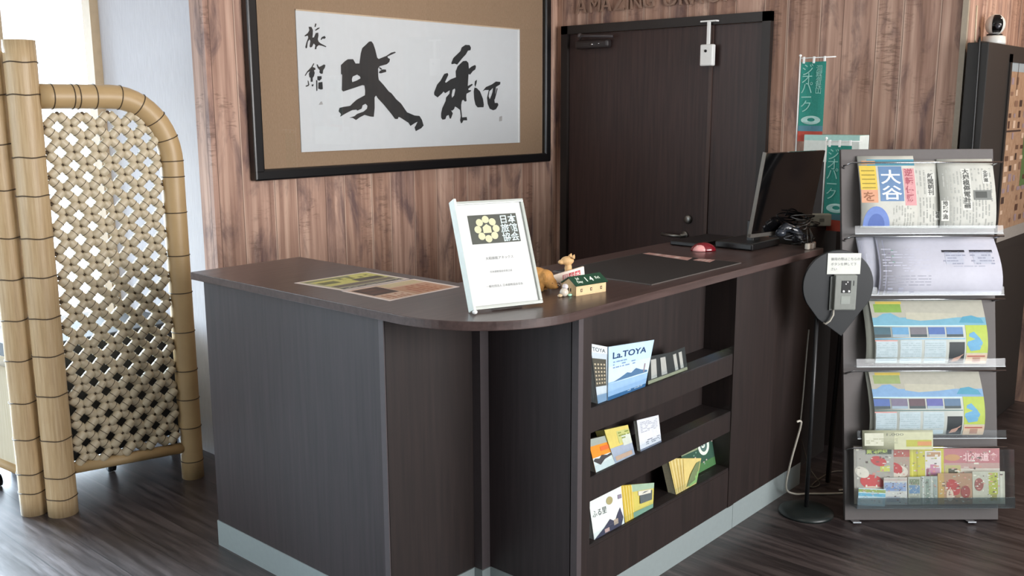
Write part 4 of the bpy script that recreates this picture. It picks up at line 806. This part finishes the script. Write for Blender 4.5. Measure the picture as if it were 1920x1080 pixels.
def sheet(name, label, cat, u0, v0, w, h, off, draw, paper='#b4b5ae', bulge=0.0, lip=0.0, th=0.002, grp=None, skew=0.0, nv=10, top=0.0, layers=1):
    def f(u, v, o=0.0):
        z = 0.004 + bulge*math.sin(math.pi*min(1, max(0, v))**0.8) + lip*(1-v)**2*0 + lip*(1-v) + top*v
        return Vector((u*w + skew*(1-v)*w*(0.5-u)*-1, v*h, z + o))
    m = MB(); m.slab(f, col(paper, .6, var=.03), th, 3, nv); draw(m, f)
    o = m.build(name, None, RK @ T((u0, v0, off))); tag(o, label, cat, grp); return o
def P4(m, f, h, a, b, c, d, o=.0004, nv=3): m.patch(f, a, b, c, d, col(h, .6), o, 1, nv)
def n_col(m, f):
    P4(m, f, '#4f8ea3', .15, .86, 1, .95); P4(m, f, '#c9b04a', 0, .52, .30, .86, nv=4); P4(m, f, '#5f7ca0', .34, .36, .76, .85, .0006, 4); P4(m, f, '#c58f92', .78, .3, .98, .82, nv=4)
    P4(m, f, '#c49072', 0, .34, .30, .52); P4(m, f, '#d4a27c', .05, .88, .3, .93, .0006)
    m.text('大', .34, col('#dfe6ea', .6), lambda x, y, o: f(.36+x*1.1, .62+y*.62, .0010), bold=.004); m.text('谷', .34, col('#dfe6ea', .6), lambda x, y, o: f(.36+x*1.1, .40+y*.62, .0010), bold=.004)
    for i, ch in enumerate('逆転優勝'): m.text(ch, .15, col('#9d4f5c', .6), lambda x, y, o, i=i: f(.80+x, .72-i*.12+y*.75, .0008), bold=.003)
    for i in range(5): P4(m, f, '#8a7a30', .03, .54+i*.06, .27, .555+i*.06, .0006, 1)
    m.text('を', .3, col('#8a5a3e', .6), lambda x, y, o: f(.02+x*.8, .37+y*.5, .0008), bold=.006)
    m.fill([[(.26+.24*math.cos(a*math.pi/14), .02+.27*abs(math.sin(a*math.pi/14))) for a in range(15)]], col('#5d77b4', .6), lambda x, y, o: f(x, y, .0008))
    m.fill([[(.26+.15*math.cos(a*math.pi/14), .02+.17*abs(math.sin(a*math.pi/14))) for a in range(15)]], col('#3f5a9c', .6), lambda x, y, o: f(x, y, .0010))
    lines(m, f, .55, .02, .95, .3, col('#a3a59f', .7), 8, vert=True, off=.0005)
def n_txt(seed, words, wx, photo=None):
    def d(m, f):
        random.seed(seed); lines(m, f, .04, .03, .96, .45, col('#9a9c97', .7), 16, vert=True, off=.0004, thick=.4); lines(m, f, .04, .5, .96, .86, col('#9d9f9a', .7), 14, vert=True, off=.0004, thick=.4)
        for s_, x, y, sz in words:
            P4(m, f, '#c6c7c1', x-.02, y-(len(s_)-1)*sz*.82-.03, x+sz*wx+.02, y+sz*.75, .0006)
            for i, ch in enumerate(s_): m.text(ch, sz, col('#454744', .7), lambda a, b, o, i=i: f(x+a*wx, y-i*sz*.82+b*.85, .0009), bold=.002)
        if photo: P4(m, f, '#6c6f6c', *photo, .0009); P4(m, f, '#3f423f', photo[0]+.03, photo[1]+.03, photo[2]-.08, photo[3]-.02, .0011)
    return d
sheet('newspaper', 'colourful newspaper with big blue characters, left of the top ledge', 'newspaper', .058, 1.078, .205, .268, .006, n_col, bulge=.018, lip=.03, th=.010)
sheet('newspaper', 'grey folded newspaper half hidden behind the colourful one', 'newspaper', .150, 1.078, .208, .250, .000, n_txt(11, [('新聞朝刊', .78, .74, .10), ('社会', .9, .2, .06)], 1.15), bulge=.008, lip=.015, th=.004)
sheet('newspaper', 'grey newspaper with a small dark photo, right on the top ledge', 'newspaper', .352, 1.076, .203, .258, .004, n_txt(12, [('大規模停電計画', .42, .78, .10), ('地域交流', .03, .33, .08), ('北海道', .80, .78, .07)], 1.25, (.60, .40, .92, .54)), bulge=.016, lip=.02, th=.008)
def n_sh1(m, f):
    for x in (.06, .12, .17): P4(m, f, '#9ea1b4', x, 0, x+.012, .92, .0006, 8)
    lines(m, f, .2, .05, .9, .85, col('#a6a9b6', .7), 5, vert=True, off=.0006, fill=.85)
def n_sh2(m, f):
    for x in (.004, .05): P4(m, f, '#8c8fa3', x, 0, x+.006, .94, .0006, 8)
    random.seed(4); lines(m, f, .03, .38, .42, .8, col('#b3b5c4', .7), 9, off=.0005, fill=.5, thick=.3); lines(m, f, .03, .14, .42, .34, col('#8f919e', .7), 4, off=.0005, fill=.95, thick=.25)
    for x in (.53, .76):
        P4(m, f, '#2c2c34', x, .72, x+.19, .76, .0006, 1); P4(m, f, '#aeb2c0', x+.02, .52, x+.17, .71, .0006); lines(m, f, x, .50, x+.19, .74, col('#8f93a4', .7), 5, off=.0008)
    lines(m, f, .5, .46, .88, .5, col('#a3a6b4', .7), 1, off=.0006); lines(m, f, .05, .03, .4, .12, col('#9c9fb0', .7), 4, vert=True, off=.0006)
    for i in range(6): P4(m, f, '#6f9488' if i % 2 else '#7f7a8c', .08+.03*(i % 2), .5+.05*i, .10+.03*(i % 2), .515+.05*i, .0007, 1)
SHG = 'printed sheets on the second ledge'
sheet('printed_sheet', 'white printed sheets curling out at the left of the second ledge', 'paper', .050, .835, .10, .215, .000, n_sh1, '#a5a7b3', bulge=.03, lip=.03, th=.004, skew=.0)
sheet('printed_sheet', 'wide white sheet with two black-headed tables, second ledge', 'paper', .118, .832, .435, .215, .008, n_sh2, '#b3b4c0', bulge=.034, lip=.036, th=.005, skew=.04)
def n_map(k):
    def d(m, f):
        C = ['#6fa3b8', '#7a9fc4'][k]
        P4(m, f, '#a9a89c', .0, .72, 1, .98, nv=4); P4(m, f, '#7da04a' if k == 0 else '#8fa06a', .03, .80, .27, .93, .0006); P4(m, f, '#c9b457', .05, .93, .28, .97, .0008, 2)
        P4(m, f, C, .0, .60, 1, .72, nv=2)
        m.fill([[(.0, .64), (.04, .72), (.10, .78), (.17, .79), (.24, .72), (.30, .66)]], col(C, .6), lambda x, y, o: f(x, y, .0009))
        m.fill([[(.3, .70), (.42, .67), (.6, .69), (.75, .72), (.75, .78), (.3, .80)]], col('#b3b2a2', .6), lambda x, y, o: f(x, y, .0009))
        m.fill([[(.76, .64), (.8, .73), (.88, .75), (.96, .70), (.98, .63)]], col('#4f93ad', .6), lambda x, y, o: f(x, y, .0011))
        P4(m, f, '#bfe0ea', .0, .585, .80, .60, .0008, 1); P4(m, f, '#6aa6c9' if k == 0 else '#54716f', .0, .385, .80, .40, .0008, 1)
        cs = [['#3d5e6b', '#5f93b8', '#6b6a72', '#4a67a0', '#5c7fae'], ['#4c66a0', '#6f6a80', '#5b4a52', '#5a5f9c', '#54708c']][k]
        for i, c in enumerate(cs): P4(m, f, c, .0+i*.16, .42, .145+i*.16, .57, .0007); P4(m, f, '#8fa3b0' if i % 2 else '#39484c', .0+i*.16, .42, .145+i*.16, .46, .0009, 1)
        random.seed(8+k)
        for i in range(3): P4(m, f, '#aebfc5', .01+i*.215, .02, .20+i*.215, .37, .0006); lines(m, f, .02+i*.215, .04, .19+i*.215, .34, col('#9cb0b6', .7), 9, off=.0009, thick=.3)
        P4(m, f, '#c9938e', .0, .355, .2, .372, .0009, 1); P4(m, f, '#2a3134', .66, .01, .795, .34 if k == 0 else .30, .0008); m.fill([[(.68, .03), (.74, .05), (.79, .16), (.75, .12), (.70, .09)]], col('#b08f80', .6), lambda x, y, o: f(x, y, .0012))
        P4(m, f, '#a6b84c', .81, .17, 1, .60, .0006, 4)
        m.fill([[(.815, .30), (.84, .47), (.88, .50), (.93, .40), (.955, .33), (.93, .22), (.85, .20)]], col('#5f9cc0', .6), lambda x, y, o: f(x, y, .0010))
        P4(m, f, '#c8b49c', .81, .0, 1, .16, .0007); P4(m, f, '#a2564c', .82, .11, .98, .13, .0009, 1); P4(m, f, '#a98474', .87, .02, .94, .10, .0009)
    return d
def strip_(name, label, u0, v0, w, h, off, bulge): return sheet(name, label, 'poster', u0, v0, w, h, off, lambda m, f: None, '#a3a79e', bulge=bulge, lip=.03, th=.003)
strip_('map_poster', 'white poster edge sticking out behind the map, third ledge', .068, .583, .20, .232, .002, .026)
sheet('map_poster', 'area map poster with five blue photos on the third ledge', 'poster', .092, .580, .415, .235, .008, n_map(0), '#aeb4ae', bulge=.030, lip=.034, th=.004, skew=-.02)
strip_('map_poster', 'white poster edge sticking out behind the lower map, fourth ledge', .078, .325, .20, .225, .002, .026)
sheet('map_poster', 'area map poster with purple-blue photos on the fourth ledge', 'poster', .088, .322, .405, .232, .008, n_map(1), '#aeb4ae', bulge=.030, lip=.034, th=.004, skew=-.02)
def mag(label, u0, v0, w, h, off, base, items, name='brochure', tilt=0):
    def f(u, v, o=0.0): return Vector((u*w, v*h, 0.003+o))
    m = MB(); m.slab(f, col(base, .35), 0.003)
    for it in items:
        if len(it) == 5: m.patch(f, it[1], it[2], it[3], it[4], col(it[0], .35), .0003+.00012*items.index(it))
        elif it[0] == 'T': m.text(it[1], it[4], col(it[5], .4), lambda x, y, o, it=it: f(it[2]+x*h/w*1.0, it[3]+y, .0016), bold=.004)
        elif it[0] == 'E': m.fill([[(it[2]+it[4]*math.cos(a*math.pi/10+it[6]), it[3]+it[5]*math.sin(a*math.pi/10)) for a in range(20)]], col(it[1], .35), lambda x, y, o, it=it: f(x, y, .0008+.0001*items.index(it)))
    random.seed(int(u0*1000))
    for i in range(60): 
        x, y = random.uniform(.02, .9), random.uniform(.03, .93); m.patch(f, x, y, x+random.uniform(.02, .09), y+random.uniform(.01, .04), col(random.choice(['#d8d2c4', '#5b4a42', '#c98c7c', '#a8a890', '#e0dcc8', base]), .4), .0012)
    o = m.build(name, None, RK @ T((u0, v0, off)) @ RZ(tilt)); tag(o, label, 'brochure'); return o
B0 = .0703
mag('food brochure with green characters and crab, top left of the pocket', .024, B0, .145, .21, .030, '#a39c90', [('E', '#b8342f', .62, .74, .2, .09, .3), ('E', '#c23a36', .45, .38, .3, .13, .2), ('E', '#d6b9a2', .45, .22, .34, .09, 0), ('#c2c24e', .66, .56, .9, .66), ('E', '#d9cfbe', .2, .55, .18, .1, .3), ('#2d3520', .3, .86, .95, .97), ('T', '無料送迎', .32, .875, .09, '#b7c45a')])
mag('leaflet with red crab on a plate beside the yellow one', .150, B0, .085, .205, .012, '#a88f7c', [('E', '#d6c7b5', .5, .55, .42, .12, 0), ('E', '#b8322f', .4, .62, .3, .1, .4), ('#b98a4c', 0, .3, 1, .4), ('#b0503e', .3, .82, 1, .97)])
mag('bright yellow brochure with a pink photo in the pocket', .236, B0, .125, .205, .010, '#c2b832', [('#d8d04a', .05, 0, .1, 1), ('#a89c2c', .2, 0, .23, 1), ('#d9cfc8', .45, .38, .92, .92), ('#b98c9c', .5, .45, .88, .62), ('#c07a94', .6, .5, .76, .68), ('#8c4a58', .48, .45, .56, .6), ('#b3875c', .5, .82, .9, .9)])
mag('pink headlined food brochure at the right of the pocket', .362, B0, .205, .200, .008, '#b58f84', [('#b56a6c', 0, .72, 1, .98), ('#c9bfae', .3, .45, 1, .62), ('#b3a76a', .02, .42, .3, .68), ('#4c4630', .08, .48, .24, .62), ('E', '#c08a54', .15, .82, .14, .06, 0), ('T', '北海道食', .34, .77, .16, '#e6b9b6')])
mag('light blue and white leaflet standing low at the left of the pocket', .030, B0, .098, .062, .050, '#bfd6dc', [('#8fa04a', 0, .78, 1, .95), ('#5fa8c4', 0, .55, 1, .72), ('#dfe6e2', .1, .1, .9, .4)], tilt=-3)
mag('white leaflet with blue landscape photo low in the pocket', .126, B0, .085, .098, .046, '#c4c2ba', [('#8d9cb8', .02, .5, .96, .82), ('#6f86b0', .1, .55, .8, .66), ('#b9a89c', 0, .88, 1, .97), ('#a3a6ac', .1, .1, .7, .3)])
mag('narrow leaflet with lake photo, left of the striped one', .215, B0, .046, .100, .044, '#a8aa98', [('#5f7f9c', .08, .4, .92, .7), ('#6f7a5a', .1, .72, .9, .92), ('#8f9384', .1, .1, .9, .3)])
mag('narrow grey green striped leaflet in the middle of the pocket', .263, B0, .060, .102, .042, '#9da396', [('#c9ccc4', .1, 0, .16, 1), ('#7c8a7a', .3, .05, .5, .9), ('#c2c4bc', .62, 0, .68, 1), ('#8c958c', .75, .1, .95, .9)])
mag('brown leaflet with red shellfish photo low in the pocket', .325, B0, .125, .112, .040, '#a27c5c', [('E', '#a8322c', .45, .55, .2, .26, .3), ('E', '#d0bca4', .35, .3, .1, .2, 0), ('E', '#8c3a30', .8, .4, .14, .2, 0), ('#b38f4c', 0, 0, .18, 1)])
mag('pale leaflet with a green and yellow stripe at the right corner', .452, B0, .118, .118, .038, '#b3b09c', [('#a3a83c', .5, .3, .78, .96), ('#8f8a4a', .55, .1, .75, .3), ('#c4c2b0', .85, 0, .92, 1), ('E', '#8c4a40', .2, .6, .14, .2, 0)])
def f_tb(m, f):
    P4(m, f, '#bcbfa0', .45, 0, 1, .9); P4(m, f, '#a9aa4c', .62, .15, .98, .5, .0006); P4(m, f, '#c08a5c', .78, .2, .98, .42, .0008); m.text('1,000', .2, col('#7d8276', .6), lambda x, y, o: f(.32+x*.6, .72+y*.9, .0008)); P4(m, f, '#c9cbb8', .03, .2, .3, .85, .0005); lines(m, f, .05, .3, .5, .6, col('#a3a68c', .6), 3, off=.0008)
sheet('brochure', 'pale green brochure lying before the fourth ledge, above the pocket', 'brochure', .045, .272, .255, .070, .060, f_tb, '#a8ab93', th=.003, nv=2)

# ------------------------------------------------------------------ tall notice cabinet and camera
t = thing('notice_cabinet', 'tall dark cabinet with a photo board at the right edge', 'cabinet', T((4.30, 1.22, 0)))
CBM = col('#221f1d', 0.6); W_ = 0.95
m = MB(); m.box(0, 0, 0, W_, 0.085, 1.757, CBM, bev=0.004); m.build('body', t)
m = MB(); m.box(0.31, -0.007, 0.86, 0.335, 0.0, 1.72, CBM); m.box(0.31, -0.007, 0.86, W_, 0.0, 0.895, CBM); m.box(0.31, -0.007, 1.685, W_, 0.0, 1.72, CBM); m.box(W_-0.02, -0.007, 0.86, W_, 0.0, 1.72, CBM); m.build('board_frame', t)
BW = weave('tan_notice_print', '#8a6c54', '#a58870', 40, 25)
m = MB(); m.box(0.33, -0.004, 0.89, W_-0.015, -0.0005, 1.69, BW); f = lambda u, v, o: Vector((0.332+u*0.60, -0.0045-o, 0.893+v*0.794))
random.seed(6)
P_ = lambda h, a, b, c, d, o=.0003: m.patch(f, a, b, c, d, col(h, .6), o)
P_('#8f9aa0', 0, .95, 1, 1); P_('#8f8a84', 0, 0, 1, .07); P_('#4f6a3c', .5, .3, 1, .66)
for i in range(14):
    for j in range(7):
        if random.random() < .75: P_(random.choice(['#4a3024', '#5f4434', '#7a5c4a', '#c4aa94', '#3a2a24', '#8c7a80']), .04+j*.13, .1+i*.06, .04+j*.13+random.uniform(.04, .09), .1+i*.06+random.uniform(.02, .045), .0006)
P_('#3a2a24', 0, .62, .4, .63, .0005); P_('#3a2a24', .18, .85, .19, 1, .0008); m.build('photo_board', t, label='tan board covered with small photos')
cable('camera_cable', [(4.44, 1.27, 1.763), (4.38, 1.275, 1.763), (4.33, 1.27, 1.764), (4.305, 1.26, 1.766), (4.294, 1.255, 1.73), (4.293, 1.25, 1.3), (4.293, 1.25, 0.9), (4.293, 1.25, 0.5)], 0.004, col('#0f0f10', .4), 'black cable running from the round camera down the tall cabinet')
t = thing('security_camera', 'white round-headed camera with a black face on the tall cabinet', 'camera', T((4.54, 1.27, 1.758)) @ RZ(-150) @ Matrix.Scale(1.1, 4))
CW = col('#d6d8d4', .3, var=.02)
m = MB(); m.ring([(0.040, 0), (0.043, 0.006), (0.040, 0.030), (0.030, 0.034)], CW, seg=32); m.ring([(0.028, 0.034), (0.028, 0.040)], BLACK, seg=24); m.build('base', t)
m = MB(); m.ball((0, 0, 0.075), 0.036, 0.036, 0.040, CW, seg=28, rings=20); hd = m.build('head', t)
m = MB()
vs = []
for j in range(13):
    for i in range(9):
        a = R(-32+64*i/8); e_ = R(-48+110*j/12); vs.append((0.0372*math.cos(e_)*math.cos(a), 0.0372*math.cos(e_)*math.sin(a)*1.0, 0.075+0.0412*math.sin(e_)))
fs = [(j*9+i, j*9+i+1, (j+1)*9+i+1, (j+1)*9+i) for j in range(12) for i in range(8)]
m._add(vs, fs, BLACKG, None, True); m.build('face_plate', hd, label='glossy black face')
m = MB(); m.ring([(0.010, 0), (0.010, 0.004), (0.006, 0.005)], col('#2a2a30', .1), T((0.036, 0, 0.068)) @ RY(90), seg=20); m.build('lens', hd)
m = MB(); m.tube([(4.37, 1.296, 1.758), (4.37, 1.30, 1.91)], 0.0035, col('#cbb89c', .5), seg=8); o = m.build('thin_rod', None); tag(o, 'thin cream rod standing upright left of the round camera', 'rod')
o.data.transform(T((-4.37, -1.296, -1.757))); o.location = (4.37, 1.296, 1.757)

# ------------------------------------------------------------------ bamboo folding screen
C1, C2, C3 = Vector((1.352, 3.628, 0)), Vector((1.420, 3.538, 0)), Vector((1.938, 3.500, 0))
t = thing('bamboo_screen', 'folding bamboo screen with thick posts and an openwork lattice panel', 'folding screen', T(C2))
def post(c, h, r, name, label=None, ringz=()):
    m = MB(); L_ = c - C2; pr = [(r*1.0, 0)]
    for i in range(1, 24): z = h*i/24; pr.append((r*(1+0.008*math.sin(i*1.7)), z))
    pr.append((r, h)); pr.append((r*0.8, h+0.0)); pr.append((r*0.78, h-0.02))
    m.ring(pr, BAM, T(L_), seg=40, cap=True)
    for z in ringz:
        q = [(L_.x+(r*1.035)*math.cos(a*math.pi/12), L_.y+(r*1.035)*math.sin(a*math.pi/12), z+0.002*math.sin(a)) for a in range(25)]
        m.tube(q, 0.0022, WIRE, seg=6, cap=False)
    o = m.build(name, t, label=label); return o
post(C2, 1.735, 0.053, 'post', 'thick clad post', (0.07, 0.155, 0.30, 0.47, 0.62, 0.76, 0.91, 1.05, 1.20, 1.335, 1.55, 1.66))
post(C1, 1.70, 0.048, 'post', None, (0.09, 0.165, 0.30, 0.44, 0.60, 0.75, 0.90, 1.05, 1.22, 1.38, 1.55))
# panel plane
ex = (C3-C2); PL = ex.length; ex.normalize(); ey = Vector((0, 0, 1))
PM = frame((0, 0, 0), ex, ey)    # local x along the panel, y up, z to the viewer
rb = 0.044; rc = 0.22; TOPZ = 1.545
path = [(0.045, TOPZ, 0)]
path += [(0.045 + (PL-rc-0.045)*i/5, TOPZ, 0) for i in range(1, 6)]
for i in range(1, 13): a = R(90 - 90*i/12); path.append((PL-rc+rc*math.cos(a), TOPZ-rc*1.15+rc*1.15*math.sin(a), 0))
ys = TOPZ-rc*1.15
path += [(PL, ys - ys*i/14, 0) for i in range(1, 15)]
m = MB(); m.tube([PM @ Vector(p) for p in path], rb, BAMB, seg=28)
def ringat(p, d, r):
    p = Vector(p); d = Vector(d).normalized(); a = d.cross(Vector((0, 0, 1))).normalized(); b = d.cross(a)
    m.tube([PM @ (p + (a*math.cos(k*math.pi/12)+b*math.sin(k*math.pi/12))*r) for k in range(25)], 0.0020, WIRE, seg=6, cap=False)
for x in (0.09, 0.16, 0.18, 0.24): ringat((x, TOPZ, 0), (1, 0, 0), rb*1.02)
for i in range(0, 9, 2): a = R(82-10*i); ringat((PL-rc+rc*math.cos(a), TOPZ-rc*1.15+rc*1.15*math.sin(a), 0), (-math.sin(a), 1.15*math.cos(a), 0), rb*1.02)
for y in (1.24, 1.10, 0.93, 0.78, 0.62, 0.46, 0.34, 0.22, 0.075): ringat((PL, y, 0), (0, 1, 0), rb*1.02)
m.build('curved_frame', t, label='thick bent bamboo top rail and right post')
m = MB(); m.tube([PM @ Vector(p) for p in ((0.05, 0.165, 0), (PL-0.04, 0.135, 0))], 0.022, BAMB, seg=20); m.build('bottom_rail', t)
m = MB(); x0, x1, y0 = 0.055, PL-0.046, 0.165; s = 0.0455; y1 = TOPZ-0.047
def inside(x, y):
    if x < x0-0.004 or x > x1+0.004 or y < y0+0.01 or y > y1: return False
    if x > PL-rc and y > ys: return ((x-(PL-rc))/(rc-rb))**2 + ((y-ys)/(rc*1.15-rb))**2 < 1.05
    return True
random.seed(2)
nodes = {}
nx = int((x1-x0)/s)+2; ny = int((y1-y0)/s)+2
for i in range(nx):
    for j in range(ny):
        if (i+j) % 2 == 0: nodes[(i, j)] = (x0+i*s*1.0+0.004+random.uniform(-.003, .003), y0+j*s+random.uniform(-.003, .003))
for (i, j), a in nodes.items():
    for di in (1, -1):
        b = nodes.get((i+di, j+1))
        if not b: continue
        mx, my = (a[0]+b[0])/2, (a[1]+b[1])/2
        if not inside(mx, my): continue
        A_, B_ = Vector((a[0], a[1], 0)), Vector((b[0], b[1], 0)); r = random.uniform(0.0160, 0.0195)
        d = B_-A_; ln = d.length; zo = 0.004 if di > 0 else -0.004
        pr = [(0.07, .70), (0.12, .92), (0.20, 1.0), (0.80, 1.0), (0.88, .92), (0.93, .70)]
        m.tube([PM @ (A_+d*q+Vector((0, 0, zo))) for q, _ in pr], r, BAML, seg=10, radii=[r*k for _, k in pr])
        c = A_+d*0.5+Vector((0, 0, zo))
        dn = d.normalized(); aa = dn.cross(Vector((0, 0, 1))).normalized(); bb = Vector((0, 0, 1))
        m.tube([PM @ (c+(aa*math.cos(k*math.pi/6)+bb*math.sin(k*math.pi/6))*(r+.0006)) for k in range(13)], 0.0012, WIRE, seg=4, cap=False)
for (i, j), a in nodes.items():
    if inside(*a): m.ball(tuple(PM @ Vector((a[0], a[1], 0))), 0.0085, 0.0085, 0.0085, WIRE, seg=8, rings=5)
m.build('lattice', t, label='openwork lattice of short bamboo pieces tied with dark wire')
# second leaf folding back to the left
PL2 = 0.62; L0 = C1-C2
PM2 = T(L0) @ frame((0, 0, 0), (-0.10, 1, 0), (0, 0, 1))
m = MB(); m.tube([PM2 @ Vector(p) for p in ((0.03, 0.15, 0), (PL2, 0.15, 0))], 0.020, BAMB, seg=16); m.build('bottom_rail', t)
m = MB(); m.tube([PM2 @ Vector(p) for p in ((0.03, 0.57, 0), (PL2, 0.57, 0))], 0.018, col('#d9d6cb', .4), seg=16); m.build('middle_rail', t)
m = MB(); m.box(0.03, 0.165, -0.006, PL2, 0.56, 0.006, weave('pale_reed_matting', '#b6a98f', '#cbbfa6', 120, 4, axes=(1, 2)), PM2); m.build('reed_infill', t)
m = MB(); m.tube([PM2 @ Vector(p) for p in ((PL2, 0, 0), (PL2, 1.5, 0))], 0.044, BAM, seg=24); m.tube([PM2 @ Vector(p) for p in ((0.03, 1.48, 0), (PL2, 1.48, 0))], 0.040, BAMB, seg=20); m.build('far_frame', t)
# dark trolley behind it
t = thing('wheeled_cart', 'low black cart on casters mostly hidden behind the bamboo screen', 'cart', T((1.74, 3.97, 0)))
m = MB(); m.box(-0.32, -0.20, 0.10, 0.34, 0.20, 0.60, col('#1c1b1d', .6), bev=0.01); m.build('body', t)
for x, y in ((-0.27, -0.15), (0.0, -0.16), (0.29, -0.15), (-0.27, 0.15), (0.29, 0.15)):
    m = MB(); m.tube([(x-0.012, y, 0.026), (x+0.012, y, 0.026)], 0.025, BLACK, seg=20); m.box(x-0.016, y-0.01, 0.026, x+0.016, y+0.01, 0.10, col('#2a2a2c', .4)); m.build('caster', t)
# caster seen left of the post
t = thing('floor_caster_stand', 'black caster foot on the floor left of the bamboo posts', 'caster', T((1.36, 4.0, 0)))
m = MB(); m.tube([(-0.012, 0, 0.026), (0.012, 0, 0.026)], 0.025, BLACK, seg=20); m.tube([(0, 0, 0.03), (-0.02, 0.02, 0.09), (0.0, 0.04, 0.13)], 0.012, BLACK); m.build('wheel_and_fork', t)

# ------------------------------------------------------------------ ceiling lamps that light the desk side
for i, (x, y, e, c) in enumerate([(4.85, 0.6, 10, (1.0, 0.80, 0.58)), (3.0, 2.6, 5, (1.0, 0.88, 0.75)), (1.2, 1.2, 6, (1.0, 0.93, 0.85))]):
    t = thing('ceiling_downlight', 'round recessed ceiling downlight over the desk area', 'light', T((x, y, HC)), 'ceiling downlights')
    m = MB(); m.ring([(0.06, -0.004), (0.075, -0.004), (0.075, 0.0)], WHITE, seg=32, cap=False); m.build('trim_ring', t)
    l = bpy.data.lights.new('downlight', 'AREA'); l.shape = 'DISK'; l.size = 0.11; l.energy = e; l.color = c
    lo = bpy.data.objects.new('downlight_lamp', l); COL.objects.link(lo); lo.location = (x, y, HC-0.01)
